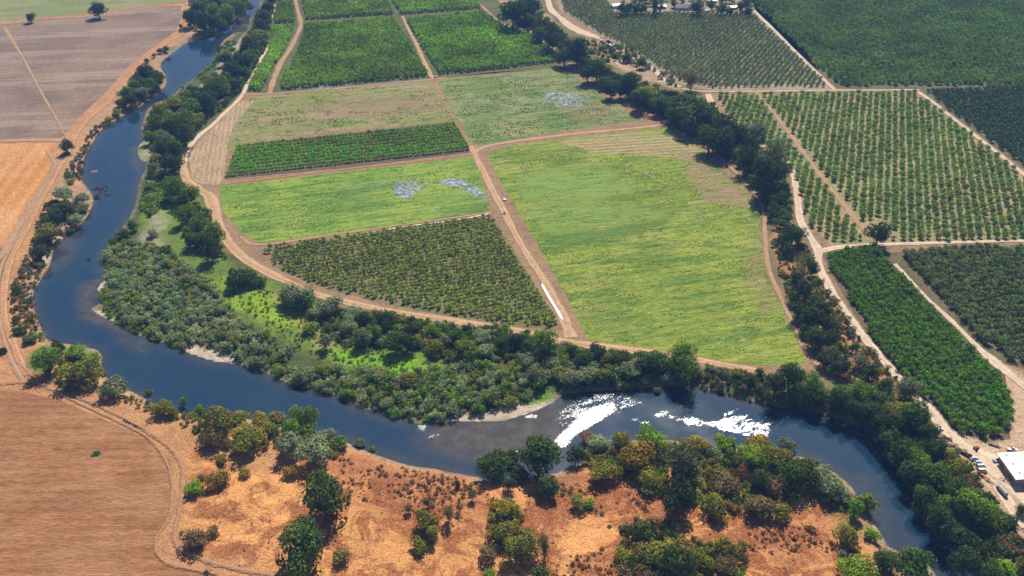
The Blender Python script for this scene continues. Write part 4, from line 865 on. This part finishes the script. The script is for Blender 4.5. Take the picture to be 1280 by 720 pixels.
# glossy citrus block on the right
u5 = dirv((1100,312), (1262,480), 4.6)
orchard('trees of the glossy citrus block', 'citrus_tree', 'dense glossy green citrus tree in the block beside the creek road', 'far trees of the glossy green citrus block beside the creek road',
        [(1030,321),(1070,311),(1098,314),(1118,337),(1150,374),(1198,422),(1240,462),(1262,485),(1262,540),(1235,550),(1195,538),(1152,494),(1112,458),(1075,395)], u5, perp(u5, 5.0), (.12,.255,.010), 3.1, .95, 31, 210, .17, jit=.35)
u6 = dirv((1125,320), (1280,312), 6.4)
orchard('trees of the grey-green orchard', 'walnut_tree', 'broad grey-green orchard tree in the closed block at right edge', 'rest of the broad grey-green orchard at the right edge',
        [(1122,318),(1280,310),(1400,320),(1400,520),(1285,462),(1258,446),(1240,436),(1205,402),(1165,366)], u6, perp(u6, 6.4), (.16,.22,.07), 3.9, .85, 32, 230, .16, jit=.5)
u4 = np.array([6.5, 0.25]); v4 = np.array([math.sin(R(19)), math.cos(R(19))])*6.2
orchard('trees of the dotted orchard', 'orchard_tree', 'small round green tree in the dotted orchard rows on tan soil', 'far rows of small round trees in the dotted orchard',
        [(896,120),(1143,118),(1280,222),(1330,255),(1330,297),(1286,299),(1040,303),(1016,286),(1003,262),(996,225),(958,186),(912,146)], u4, v4, (.20,.30,.045), 3.5, .9, 33, 130, .2, jit=.35, keep=.96, srange=(.68, 1.12), excl=[[(944,118),(952,118),(990,165),(1018,200),(1072,268),(1092,302),(1078,302),(1062,276),(1008,206),(980,170)], [(1080,276),(1112,276),(1116,302),(1080,303)]])
uG = dirv((300,222), (580,191), 3.4)
orchard('bushes of the hedged row block', 'hedgerow_tree', 'bushy deep green tree in the dark hedged row block', 'far rows of the dark hedged row block',
        [(283,222),(297,185),(440,169),(566,155),(588,188),(440,206)], uG, perp(uG, 7.2), (.21,.43,.018), 2.45, 1.1, 34, 130, .19, jit=.3)
uH = dirv((345,333), (640,290), 2.9)
orchard('young trees of the triangular orchard', 'young_orchard_tree', 'small sparse olive-green young tree in the triangular orchard', 'rest of the sparse young trees in the triangular orchard',
        [(326,311),(470,291),(612,270),(648,325),(699,409),(640,405),(500,380),(400,356),(348,333)], uH, perp(uH, 4.5), (.27,.36,.05), 2.35, .95, 35, 90, .23, jit=.4, keep=.9, srange=(.6, 1.15), gaps=.2)
uC = dirv((343,115), (536,97), 4.0); 
lush = (.235,.385,.022)
for i, (poly, lab) in enumerate([([(353,112),(350,106),(362,86),(373,64),(383,32),(494,24),(535,95)], 'lower left lush crop block of the upper fields'),
                                 ([(551,93),(507,26),(602,17),(626,32),(673,51),(703,74),(700,78)], 'lower right lush crop block beside the creek'),
                                 ([(383,25),(378,0),(381,-40),(487,-40),(486,0),(492,18)], 'upper left lush crop block at the top edge'),
                                 ([(503,18),(490,0),(488,-40),(560,-40),(592,-6),(601,11)], 'upper right lush crop block at the top edge'),
                                 ([(310,113),(322,88),(337,69),(338,36),(367,34),(360,54),(338,92),(327,114)], 'narrow lush block between the river road and the weedy track'),
                                 ([(342,29),(348,0),(350,-40),(362,-40),(366,0),(369,29)], 'small lush block at the top between the two tracks')]):
    orchard('lush', 'crop_tree', '', 'dense closed canopy of the '+lab, poly, uC, perp(uC, 4.2), lush, 2.7, 1.15, 40+i, 34 if i not in (0, 1, 4) else 46, .33, 0, .6, o=(i, i), tvar=.55)
u1 = np.array([6.6, .5]); v1 = np.array([math.sin(R(27)), math.cos(R(27))])*5.2
orchard('o1', 'orchard_row_tree', '', 'close straight rows of small bluish-green orchard trees behind the creek', [(700,-8),(752,-8),(768,16),(940,17),(1034,108),(893,110),(850,102),(792,62),(752,43),(705,14)], u1, v1, (.17,.26,.08), 2.75, .85, 50, 40, .3, 0, .25)
u2 = np.array([6.2, 0]); v2 = np.array([1.5, 6.2])
orchard('o2', 'walnut_canopy_tree', '', 'vast closed dark green orchard canopy filling the top right corner', [(946,10),(936,-40),(1500,-40),(1500,130),(1285,107),(1152,107),(1048,107)], u2, v2, (.135,.245,.03), 4.1, .7, 51, 60, .26, 0, .9, tvar=.5)
orchard('o3', 'dark_orchard_tree', '', 'dark blue-green orchard wedge at the right edge below the vast canopy', [(1156,114),(1280,110),(1400,112),(1400,300),(1280,208)], np.array([5, .3]), np.array([1, 6.4]), (.07,.14,.045), 3.3, .85, 52, 90, .22, 0, .4)

# ---------------------------------------------------------------- built things
def boxv(a, b):
    (x0, y0, z0), (x1, y1, z1) = a, b
    return [(x0,y0,z0),(x1,y0,z0),(x1,y1,z0),(x0,y1,z0),(x0,y0,z1),(x1,y0,z1),(x1,y1,z1),(x0,y1,z1)], [(0,3,2,1),(4,5,6,7),(0,1,5,4),(1,2,6,5),(2,3,7,6),(3,0,4,7)]
class MB:
    def __init__(s): s.V = []; s.F = []
    def add(s, V, Fa):
        n = len(s.V); s.V += [tuple(map(float, v)) for v in V]; s.F += [tuple(int(i)+n for i in f) for f in Fa]; return s
    def box(s, a, b): return s.add(*boxv(a, b))
    def tube(s, path, radii, n=8):
        V, Fa = tube(path, radii, n); k = len(V); s.add(V, Fa); m = len(s.V)-k
        s.F.append(tuple(range(m, m+n))[::-1]); s.F.append(tuple(range(m+k-n, m+k))); return s
    def build(s, name, mat, parent=None, bevel=0, **kw):
        me = py_mesh(name, s.V, s.F, [mat])
        o = link(name, me, parent, **kw)
        if bevel:
            b = o.modifiers.new('bevel', 'BEVEL'); b.width = bevel; b.segments = 2
        return o
M = {}
def mat(name, *a, **k):
    if name not in M: M[name] = simple_mat(name, *a, **k)
    return M[name]
glass = simple_mat('dark_glass', (.02,.025,.03), .08, .1, 1, .6)
rubber = simple_mat('tyre_rubber', (.025,.025,.025), .8)
def thing(name, px, py, rz, label, cat, group=None, z=0.0, sc=1.0):
    x, y = at(px, py, z); zg = float(terrain(np.array([x]), np.array([y]))[0])
    o = link(name, None, None, (x, y, zg+.17), rz, (sc, sc, sc)); o['label'] = label; o['category'] = cat
    if group: o['group'] = group
    o.empty_display_size = .2
    return o
def prism(profile, w, inset=0.0):
    """side profile [(x,z)] extruded across +-w/2; top points pulled in by inset"""
    n = len(profile); V = []
    zmax = max(z for _, z in profile); zmin = min(z for _, z in profile)
    for s in (-1, 1):
        for x, z in profile: V.append((x, s*(w/2-inset*(z-zmin)/(zmax-zmin)), z))
    Fa = [tuple(range(n))[::-1] if False else tuple(range(n)), tuple(range(2*n-1, n-1, -1))]
    for i in range(n): Fa.append((i, n+i, n+(i+1) % n, (i+1) % n)[::-1])
    return V, Fa
def make_vehicle(o, kind, paint, col):
    pm = mat(paint, col, .3, .08, 1, .5)
    if kind == 'car':
        V, Fa = prism([(-2.2,.35),(2.2,.35),(2.25,.75),(1.2,.92),(-2.0,1.0),(-2.25,.8)], 1.8, .08); L = 2.2
        cab = [(.95,.93),(.35,1.42),(-1.1,1.45),(-1.85,1.0)]
    elif kind == 'pickup':
        V, Fa = prism([(-2.7,.45),(2.7,.45),(2.72,.95),(1.4,1.12),(-.6,1.12),(-.6,.75),(-2.5,.75),(-2.5,1.12),(-2.7,1.12)], 1.95, .05)
        cab = [(1.25,1.12),(.8,1.75),(-.35,1.78),(-.6,1.12)]
    else:
        V, Fa = prism([(-2.5,.4),(2.5,.4),(2.55,1.1),(2.1,1.25),(-2.5,1.25)], 1.95, .05)
        cab = [(2.0,1.25),(1.4,2.0),(-2.4,2.05),(-2.48,1.25)]
    b = MB().add(V, Fa).build('body', pm, o, .06)
    MB().add(*prism(cab, 1.72, .22)).build('windows', glass, o)
    x0 = min(c[0] for c in cab)+.45; x1 = max(c[0] for c in cab)-.6; zt = max(c[1] for c in cab)
    MB().box((x0, -.66, zt-.03), (x1, .66, zt+.05)).build('roof', pm, o, .03)
    for sx in (-1.4, 1.45):
        for sy in (-.82, .82):
            w = MB(); w.tube([(sx, sy-.12, .34), (sx, sy+.12, .34)], [.34, .34], 14).build('wheel', rubber, o)
CARS = 'vehicles parked along the yard edge'
for nm, px, py, rz, kd, pt, c, lab, cat, grp in [
    ('parked_car', 1174, 538, .25, 'car', 'white_paint', (.78,.78,.78), 'lone white car parked on the creek road beside the glossy citrus block', 'car', None),
    ('pickup_truck', 1211, 571, -.9, 'pickup', 'black_paint', (.03,.03,.035), 'black pickup at the upper end of the row of parked vehicles', 'pickup', CARS),
    ('parked_car', 1217, 574, .35, 'car', 'silver_paint', (.62,.64,.66), 'silver car second from the upper end of the parked row', 'car', CARS),
    ('parked_car', 1222, 579, .30, 'car', 'pale_blue_paint', (.38,.55,.62), 'pale blue car in the middle of the parked row', 'car', CARS),
    ('parked_van', 1225.5, 584.5, .12, 'van', 'pale_grey_paint', (.60,.68,.72), 'pale grey van just above the white van in the parked row', 'van', CARS),
    ('parked_van', 1227, 590, .05, 'van', 'white_paint', (.78,.78,.78), 'white van at the lower end of the parked row', 'van', CARS),
    ('parked_car', 1206, 568, -.7, 'car', 'maroon_paint', (.16,.03,.04), 'dark maroon car beside the scrap timber at the upper end of the lot', 'car', CARS),
    ('pickup_truck', 1247, 577, .2, 'pickup', 'violet_blue_paint', (.22,.22,.45), 'violet-blue pickup at the corner of the white-roofed barn', 'pickup', None),
    ('pickup_truck', 1265, 563, -.3, 'pickup', 'white_paint', (.78,.78,.78), 'white pickup parked behind the white-roofed barn', 'pickup', None),
    ('parked_van', 772, 71, .7, 'van', 'white_paint', (.78,.78,.78), 'white van parked in the creekside camp under green bushes', 'van', 'vehicles at the creekside camp'),
    ('parked_car', 778, 80, -.4, 'car', 'navy_paint', (.05,.07,.16), 'navy car on the path below the creekside camp van', 'car', 'vehicles at the creekside camp'),
    ('parked_car', 769, 77, -.4, 'car', 'pale_blue_paint', (.38,.55,.62), 'pale blue car at the left end of the creekside camp', 'car', 'vehicles at the creekside camp'),
    ('parked_car', 788, 74, .5, 'car', 'lilac_paint', (.45,.42,.62), 'lilac car at the right end of the creekside camp', 'car', 'vehicles at the creekside camp'),
    ('parked_car', 811, 87, -.1, 'car', 'black_paint', (.03,.03,.035), 'black car on the pale track near the row orchard edge', 'car', None)]:
    make_vehicle(thing(nm, px, py, rz, lab, cat, grp), kd, pt, c)
# long trailer with grey load
steel = simple_mat('grey_steel', (.28,.30,.34), .5, .2, 1, .4); rust = simple_mat('rusty_steel', (.28,.11,.05), .8, .35, 1.5, .2)
white = simple_mat('white_sheet_metal', (.80,.80,.80), .45, .08, .4, .4)
wood = simple_mat('weathered_timber', (.42,.30,.20), .85, .3, 2)
orange = simple_mat('orange_machine_paint', (.65,.24,.04), .5, .2, 1)
t = thing('tank_trailer', 1252, 616, R(100), 'blue-grey rounded tank trailer standing alone in the dirt yard', 'trailer')
MB().tube([(-3.6,0,1.5),(-3.3,0,1.5),(3.1,0,1.5),(3.5,0,1.5)], [.55,1.15,1.15,.5], 16).build('tank', steel, t)
MB().box((-3.4,-1,.55),(4.2,1,.72)).build('frame', rust, t)
for sx in (-2, -1):
    for sy in (-.95, .95): MB().tube([(sx, sy-.12, .42), (sx, sy+.12, .42)], [.42, .42], 12).build('wheel', rubber, t)
t = thing('boom_trailer', 1234.5, 600, R(-62), 'long orange boom trailer lying along the yard edge', 'trailer')
MB().box((-4,-.35,.7),(3.6,.35,1.0)).box((-1.5,-.5,1.0),(.6,.5,1.5)).build('boom', orange, t, .05)
MB().box((3.6,-.12,.7),(4.8,.12,.9)).box((-4.4,-.9,.5),(-3.7,.9,.7)).build('drawbar', rust, t)
for sx in (-3.4, -2.4):
    for sy in (-.75, .75): MB().tube([(sx, sy-.12, .4), (sx, sy+.12, .4)], [.4, .4], 12).build('wheel', rubber, t)
t = thing('flatbed_trailer', 1258, 602, R(-48), 'empty open-frame flatbed trailer in front of the white-roofed barn', 'trailer')
f = MB(); f.box((-3.5,-1.1,.7),(3.5,-.9,.9)).box((-3.5,.9,.7),(3.5,1.1,.9))
for i in range(5): f.box((-3.5+i*1.7,-.9,.72),(-3.3+i*1.7,.9,.88))
f.box((3.5,-.1,.7),(5,.1,.85)).build('frame', wood, t)
for sy in (-1.2, 1.2): MB().tube([(-1, sy-.12, .4), (-1, sy+.12, .4)], [.4, .4], 12).build('wheel', rubber, t)
# tractor beside the lot
def tractor(px, py, rz, pt, c, label):
    t = thing('tractor', px, py, rz, label, 'tractor'); pm = mat(pt, c, .45, .15, 1, .4)
    MB().box((.1,-.4,.7),(1.9,.4,1.35)).box((-1.2,-.5,.6),(.1,.5,1.0)).build('body', pm, t, .06)
    MB().box((-1.1,-.6,2.2),(.2,.6,2.3)).build('canopy', pm, t, .03)
    p = MB()
    for a in (-1.0, .1):
        for b in (-.52, .52): p.tube([(a, b, 1.0), (a, b, 2.2)], [.04, .04], 6)
    p.build('roll_bar', rust, t)
    for sy in (-.85, .85):
        MB().tube([(-.7, sy-.2, .75), (-.7, sy+.2, .75)], [.75, .75], 16).build('wheel', rubber, t)
        MB().tube([(1.45, sy*.8-.12, .42), (1.45, sy*.8+.12, .42)], [.42, .42], 14).build('wheel', rubber, t)
tractor(1220, 561.5, .6, 'red_machine_paint', (.40,.05,.04), 'red tractor in the middle of the creek road below the citrus block')
tractor(1214, 583, 1.0, 'orange_machine_paint_b', (.62,.26,.05), 'orange tractor among brush left of the parked cars')
# scrap timber piles
for i, (px, py, rz, lab) in enumerate([(1184, 548, -.8, 'dark scrap timber pile at the road edge below the lone white car'), (1191, 557, -.1, 'pale grey scrap timber pile, the nearer of two beside the creek road'), (1243, 557, -.5, 'pale planks lying in shade behind the violet-blue pickup'), (1201, 563, -.6, 'weathered board pile at the left edge of the dirt lot')]):
    t = thing('timber_pile', px, py, rz, lab, 'timber pile', 'scrap timber piles')
    g = random.Random(i); layers = 3
    for j in range(9):
        m = MB(); l = g.uniform(2, 3.2); a = g.uniform(-.25, .25); yy = (j % 3-1)*.55; z0 = (j//3)*.28
        c, s = math.cos(a), math.sin(a); V, Fa = boxv((-l, -.2, z0), (l, .2, z0+.24)); m.add([(x*c-y*s, x*s+y*c+yy, z) for x, y, z in V], Fa)
        m.build('plank', [wood, rust, steel][g.choice([0, 0, 1, 2])] if i == 0 else wood, t)
# debris row on the lower left track
t = thing('debris_row', 168, 532, R(-28), 'row of dark debris clumps lying on the lower left track', 'debris')
dk = simple_mat('dark_debris', (.05,.045,.05), .9)
g = random.Random(5); tb = MB()
for j in range(9):
    x = -8+j*2.0; r = g.uniform(.45, .8); n = 9
    tb.tube([(x, g.uniform(-.4, .4), 0), (x+.1, 0, r*.6), (x+.05, .1, r*.95)], [r, r*.9, r*.35], 7)
tb.build('clump', dk, t)
# white-roofed barn
t = thing('barn', 1250, 585, 0, 'long barn with flat white metal roof at the right edge of the yard', 'barn')
x0, y0 = at(1250, 566.5, 5.5); x1, y1 = at(1271.5, 598, 5.0); t.location = (x1, y1, 0.02)
d = np.array([x0-x1, y0-y1]); Lb = float(np.linalg.norm(d)); a = math.atan2(d[1], d[0]); t.rotation_euler = (0, 0, a)
# local x along the visible eave (away), local -y to the right
Wd = 17
MB().add([(0,0,0),(Lb,0,0),(Lb,-Wd,0),(0,-Wd,0),(0,0,4.7),(Lb,0,4.7),(Lb,-Wd,5.3),(0,-Wd,5.3)], [(3,2,1,0),(4,5,6,7),(0,1,5,4),(1,2,6,5),(2,3,7,6),(3,0,4,7)]).build('wall', simple_mat('grey_brown_siding', (.33,.30,.27), .8, .2, .8), t)  # plain grey-brown wall colour
rf = MB(); rf.add([(-.9,1.2,4.85),(Lb+.9,1.2,4.85),(Lb+.9,-Wd-.8,5.6),(-.9,-Wd-.8,5.6),(-.9,1.2,5.0),(Lb+.9,1.2,5.0),(Lb+.9,-Wd-.8,5.75),(-.9,-Wd-.8,5.75)], [(3,2,1,0),(4,5,6,7),(0,1,5,4),(1,2,6,5),(2,3,7,6),(3,0,4,7)])
roof = rf.build('roof', white, t)
sm = MB()
for i in range(1, int(Lb/2.4)+1):
    x = i*2.4-.6; sm.add([(x,1.2,5.002),(x+.14,1.2,5.002),(x+.14,-Wd-.8,5.752),(x,-Wd-.8,5.752),(x,1.2,5.09),(x+.14,1.2,5.09),(x+.14,-Wd-.8,5.84),(x,-Wd-.8,5.84)], [(3,2,1,0),(4,5,6,7),(0,1,5,4),(1,2,6,5),(2,3,7,6),(3,0,4,7)])
sm.build('roof_seam', simple_mat('dull_seam_metal', (.45,.45,.46), .6), roof)
vm = MB()
for i in range(4): vm.box((3+i*7, -3.6, 5.15), (4.6+i*7, -2.6, 5.28))
vm.build('roof_vent', steel, roof)
for i in range(3):
    x = 3+i*9
    if x+4 < Lb: MB().box((x, .003, 0), (x+4, .12, 3.6)).build('door', simple_mat('barn_door_metal', (.16,.15,.16), .6), t)
# farmstead at the top
def house(px, py, L, Wd, h, rz, roofm, wallm, label, pitch=.35, name='farmhouse', cat='house', chim=False):
    t = thing(name, px, py, rz, label, cat); l, w = L/2, Wd/2; rh = w*pitch
    MB().box((-l,-w,0),(l,w,h)).add([(-l,-w,h),(-l,w,h),(-l,0,h+rh),(l,-w,h),(l,w,h),(l,0,h+rh)], [(0,2,1),(3,4,5),(0,3,5,2),(1,2,5,4)]).build('wall', wallm, t)
    e = .7; r = MB()
    for s in (-1, 1):
        a0 = (s*(w+e), h-e*pitch+.05); b0 = (0, h+rh+.05)
        V = [(-l-e, a0[0], a0[1]), (l+e, a0[0], a0[1]), (l+e, 0, b0[1]), (-l-e, 0, b0[1])]; V += [(x, y, z+.18) for x, y, z in V]
        r.add(V, [(0,1,2,3),(4,5,6,7),(0,1,5,4),(1,2,6,5),(2,3,7,6),(3,0,4,7)])
    ro = r.build('roof', roofm, t)
    if chim: MB().box((l*.4,-.5,h+rh*.4),(l*.4+.9,.4,h+rh+1.1)).build('chimney', mat('brick', (.3,.14,.1), .9), ro)
    k = max(2, int(L/4))
    for i in range(k):
        x = -l+(i+.5)*L/k
        if i == k//2: MB().box((x-.5,-w-.06,0),(x+.5,-w-.003,2.1)).build('door', mat('door_wood', (.12,.08,.06), .7), t)
        else: MB().box((x-.7,-w-.05,1.0),(x+.7,-w-.003,2.1)).build('window', glass, t)
    return t
slate = simple_mat('blue_grey_roof', (.10,.12,.17), .7, .2, 1); stucco = simple_mat('pale_stucco', (.72,.69,.62), .85, .12, 1)
house(858, 11, 30, 13, 3.2, .02, slate, stucco, 'wide farmhouse with blue-grey roof and pale walls between dark trees', .42, chim=True)
house(770, 9, 14, 9, 3.2, .5, white, stucco, 'white-roofed shed at the left end of the farmstead', .3, 'farm_shed', 'shed')
house(827, 10, 10, 8, 3.0, .1, white, stucco, 'small white outbuilding between columnar trees and the farmhouse', .3, 'farm_shed', 'shed')
house(880, 15, 14, 7, 2.6, .05, simple_mat('tan_roof', (.5,.38,.30), .7, .2, 1), stucco, 'low tan-roofed garage right of the farmhouse', .25, 'farm_garage', 'garage')
house(917, 11, 9, 8, 2.8, 0, white, stucco, 'small white carport near the right end of the farmstead', .2, 'carport', 'carport')
house(889, 3, 12, 8, 3, .2, white, stucco, 'pale shed half hidden behind the tan-roofed garage', .3, 'farm_shed', 'shed')
house(856, -2, 24, 9, 3, .0, white, stucco, 'long white-roofed building behind the farmhouse', .3, 'farm_shed', 'shed')
house(763, 59, 7, 6, 2.8, .9, simple_mat('lilac_grey_canvas', (.55,.50,.55), .8, .1, 1), wood, 'grey canvas-roofed hut in the creekside camp', .45, 'camp_hut', 'hut')
# water tank
t = thing('water_tank', 707, 73, 0, 'round cream water tank at the edge of the creek trees', 'water tank')
cream = simple_mat('cream_plastic', (.72,.64,.50), .5, .08, 1)
MB().tube([(0,0,0),(0,0,2.6)], [1.7,1.7], 24).build('tank', cream, t); MB().tube([(0,0,2.6),(0,0,3.1),(0,0,3.2)], [1.72,.5,.45], 24).build('lid', cream, t)
# wind machine
t = thing('wind_machine', 545, 96.5, 0, 'white orchard wind machine with two-blade fan on a tall pole at crop corner', 'wind machine')
MB().tube([(0,0,0),(0,0,10.5)], [.32,.2], 12).build('pole', white, t)
fn = MB(); fn.tube([(-.6,0,10.6),(.6,0,10.7)], [.35,.28], 10)
hb = fn.build('gearbox', steel, t)
for s in (-1, 1): MB().add(*boxv((.55, min(0, s*2.9), 10.5), (.63, max(0, s*2.9), 10.95))).build('blade', white, t, .02)
MB().box((-1.1,-.8,0),(1.1,.8,1.3)).build('engine_box', white, t)
# pump box, standpipe, ditch liner
t = thing('pump_box', 631, 250.5, R(-30), 'white pump box beside the central dirt road', 'pump box', None, 0.0, .75)
MB().box((-1.6,-1,0),(1.6,1,1.3)).build('cabinet', white, t, .05); MB().box((-1.7,-1.1,1.303),(1.7,1.1,1.42)).build('lid', white, t)
t = thing('standpipe', 630.5, 267, 0, 'concrete standpipe with pale cap where the ditch meets the central road', 'standpipe')
conc = simple_mat('pale_concrete', (.55,.52,.48), .85, .2, 2)
MB().tube([(0,0,0),(0,0,2.2)], [.55,.55], 14).build('pipe', conc, t); MB().tube([(0,0,2.2),(0,0,2.4)], [.7,.7], 14).build('cap', conc, t); MB().box((-1.8,-.9,0),(1.8,-.6,.5)).build('footing', conc, t)
def strip(name, px, w, mt, z, label, cat, th=.12):
    P = smooth_line(W(px), 3); T = np.gradient(P, axis=0); T /= np.linalg.norm(T, axis=1)[:, None]; Nn = np.stack([-T[:, 1], T[:, 0]], 1)
    ww = w*(.85+.4*fbm(P[:, 0], P[:, 1], 8, 3)); ww[0] *= .3; ww[-1] *= .3
    V = []; Fa = []
    for u, zz in ((-.5, z), (-.3, z+th), (0, z+th*.3), (.3, z+th), (.5, z)):
        V.append(np.column_stack([P+Nn*(ww*u)[:, None], np.full(len(P), zz)]))
    V = np.stack(V, 1).reshape(-1, 3); o = link(name, np_mesh(name, V, grid_faces(5, len(P))[:, ::-1], mt), None, label=label, category=cat)
    return o
strip('ditch_liner', [(677,355),(683,366),(690,378),(697,389),(703,400)], 2.0, simple_mat('white_plastic_film', (.58,.58,.62), .35, .12, 1, .5), .22, 'strip of shiny white plastic lining the ditch beside the triangular orchard', 'plastic sheeting')
strip('irrigation_pipe', [(480,288),(520,282),(560,277),(585,273),(614,267)], 1.2, simple_mat('dull_white_pipe', (.60,.58,.58), .5, .3, .15, .4), .22, 'thin pale irrigation pipe along the upper edge of the triangular orchard', 'irrigation pipe', .35)
# boulders
def rocks(name, px, py, z, specs, mt, label, cat, noun='boulder'):
    x, y = at(px, py, z); t = link(name, None, None, (x, y, z), 0, label=label, category=cat)
    for i, (dx, dy, r, sz) in enumerate(specs):
        g = np.random.default_rng(i+int(px)); d = []; Fa = []
        import bmesh
        bm = bmesh.new(); bmesh.ops.create_icosphere(bm, subdivisions=3, radius=1)
        for v in bm.verts:
            k = 1+.35*(float(fbm(np.array([v.co.x*2+i*9]), np.array([v.co.y*2+v.co.z*3]), 1.0, i))-.5)*1.6
            v.co = Vector((dx+v.co.x*r*k, dy+v.co.y*r*k, v.co.z*r*sz*k+r*sz*.3))
        me = bpy.data.meshes.new(noun); bm.to_mesh(me); bm.free(); me.materials.append(mt); link(noun, me, t)
    return t
tanrock = simple_mat('tan_rock', (.45,.37,.28), .9, .3, 1, .2, 0, .2); brownrock = simple_mat('brown_rock', (.22,.13,.11), .9, .3, 1, .2, 0, .2)
rocks('rock_pile', 832, 154, 0, [(-2.5,0,2.3,.8),(1.2,.6,2.8,.9),(3.6,-.6,1.6,.8)], tanrock, 'tan rock pile where the meadow road meets the creek path', 'rock pile')
rocks('rock_pile', 853, 167, 0, [(-1,0,1.2,.7),(.9,.4,1.0,.7)], tanrock, 'small pale rock pair beside the creek path below the tan pile', 'rock pile')
rocks('river_rock', 117, 215, WZ-.1, [(0,0,3.0,.22),(1.8,.6,1.9,.25)], brownrock, 'low brown rock breaking the surface above the tangled snag', 'rock', 'boulder')
# river islet and snags
ix, iy = at(181, 190, WZ)
isl = W([(176,178),(184,175),(188,184),(187,196),(181,203),(173,196),(172,186)], WZ); isl = smooth_line(isl, 2, True)
cx, cy = isl.mean(0); V = [(cx, cy, WZ+.9)]; n_ = len(isl)
for k, zz in ((.55, WZ+.7), (1.0, WZ-.1)):
    V += [(cx+(a-cx)*k, cy+(b-cy)*k, zz) for a, b in isl]
Fa = [(0, 1+i, 1+(i+1) % n_) for i in range(n_)]+[(1+i, 1+n_+i, 1+n_+(i+1) % n_, 1+(i+1) % n_) for i in range(n_)]
link('river_islet', py_mesh('river_islet', V, Fa, [simple_mat('silt_grass', (.24,.25,.13), .95, .35, .3)]), None, kind='structure')
def snag(px, py, R_, nb, label, seed, rm=.22):
    x, y = at(px, py, WZ); g = np.random.default_rng(seed); t = link('driftwood_snag', None, None, (x, y, WZ), 0, label=label, category='driftwood')
    for i in range(nb):
        a = g.uniform(0, 2*PI); c = np.array([g.uniform(-.55, .55)*R_, g.uniform(-.4, .4)*R_]); l = g.uniform(.3, .7)*R_; b = MB()
        p = [(c[0]-math.cos(a)*l, c[1]-math.sin(a)*l, -.2), (c[0], c[1], g.uniform(.3, 1.1)), (c[0]+math.cos(a)*l, c[1]+math.sin(a)*l, g.uniform(.2, 2.0))]
        b.tube(p, [rm*g.uniform(.7, 1.5), rm, rm*.4], 6)
        for q in range(4):
            s = g.uniform(.3, .9); bx = p[1][0]+(p[2][0]-p[1][0])*s; by = p[1][1]+(p[2][1]-p[1][1])*s; bz = p[1][2]+(p[2][2]-p[1][2])*s
            e = g.uniform(-1, 1, 2)*R_*.22; b.tube([(bx, by, bz), (bx+e[0], by+e[1], bz+g.uniform(-.3, .9))], [rm*.45, rm*.15], 5)
        b.build('branch', mat('dead_wood', (.13,.09,.08), .9, .3, 2), t)
snag(126, 237, 8, 16, 'large tangled driftwood snag below the left bank', 3, .3)
snag(136, 244, 4.5, 6, 'thin branches trailing in the water just below the large snag', 4, .16)
snag(111, 325, 2.6, 5, 'small dark snag alone in the middle of the left reach', 5, .25)
snag(130, 204, 1.6, 3, 'tiny twigs in the river above the grassy bend', 6, .1)
snag(168, 153, 1.4, 3, 'tiny dark stump poking from the upper left reach', 7, .2)
snag(560, 530, 3.0, 5, 'driftwood caught at the left end of the long gravel bar', 8, .2)
# the lone green clump in the brown field and row plants
g = np.random.default_rng(77); q, c = crown(g, 200, .16, (.07,.20,.03), lobes=6, zr=.25, lob_r=.4, shape='bush')
x, y = at(121.5, 567, .4); link('weed_clump', quadmesh('weed_clump', q, c), None, (x, y, 0.05), .2, (3.3, 2.6, 3), label='lone bright green weed clump in the brown ploughed field', category='weed clump')
x, y = at(258, 716, .4); link('weed_clump', quadmesh('weed_clump', *crown(g, 160, .17, (.10,.19,.12), lobes=6, zr=.3, lob_r=.4, shape='bush')), None, (x, y, 0.05), 1.2, (2.6, 1.6, 2), label='small blue-green weed clump on the track at the bottom edge', category='weed clump')
# dark bush and trees hanging over the road end at the far right
# ---------------------------------------------------------------- light, air, camera
AZ, EL = R(11.8), R(46)          # sun ahead of the camera, a little to the right
sv = Vector((math.sin(AZ)*math.cos(EL), math.cos(AZ)*math.cos(EL), math.sin(EL)))
sun = bpy.data.lights.new('sun', 'SUN'); sun.energy = SUN_E; sun.angle = R(.53); sun.color = (1.0, .91, .77)
so = bpy.data.objects.new('sun', sun); C.objects.link(so); so.rotation_euler = sv.to_track_quat('Z', 'Y').to_euler(); so.location = sv*1000
w = bpy.data.worlds.new('World'); S.world = w; w.use_nodes = True; nt = w.node_tree
bg = nt.nodes['Background']; sky = nt.nodes.new('ShaderNodeTexSky'); sky.sky_type = 'NISHITA'; sky.sun_disc = False
sky.sun_elevation = EL; sky.sun_rotation = AZ; sky.altitude = 300; sky.air_density = 1.0; sky.dust_density = .5; sky.ozone_density = 1.2
nt.links.new(sky.outputs[0], bg.inputs['Color']); bg.inputs['Strength'].default_value = SKY_S
if HAZE > 0:
    n = N('haze'); v = n.n('ShaderNodeVolumePrincipled'); v.inputs['Color'].default_value = (.20, .42, 1.0, 1); v.inputs['Density'].default_value = HAZE; v.inputs['Anisotropy'].default_value = .0
    n.l(v.outputs[0], n.out.inputs['Volume'])
    MB().box((-2600, -400, -8), (2600, 3200, CH+12)).build('haze', n.m, None, kind='stuff')
    bpy.data.objects['haze']['kind'] = 'stuff'
cam = bpy.data.cameras.new('camera'); co = bpy.data.objects.new('camera', cam); C.objects.link(co); S.camera = co
co.location = (0, 0, CH); co.rotation_euler = (PI/2-PITCH, 0, 0); cam.sensor_width = 36; cam.lens = 36*F/1280; cam.clip_end = 60000; cam.clip_start = 1
vs = S.view_settings; vs.view_transform = 'Standard'; vs.look = 'None'; vs.exposure = EXPO; vs.gamma = 1
S.render.engine = 'CYCLES'; S.cycles.volume_bounces = 0; S.cycles.transparent_max_bounces = 12
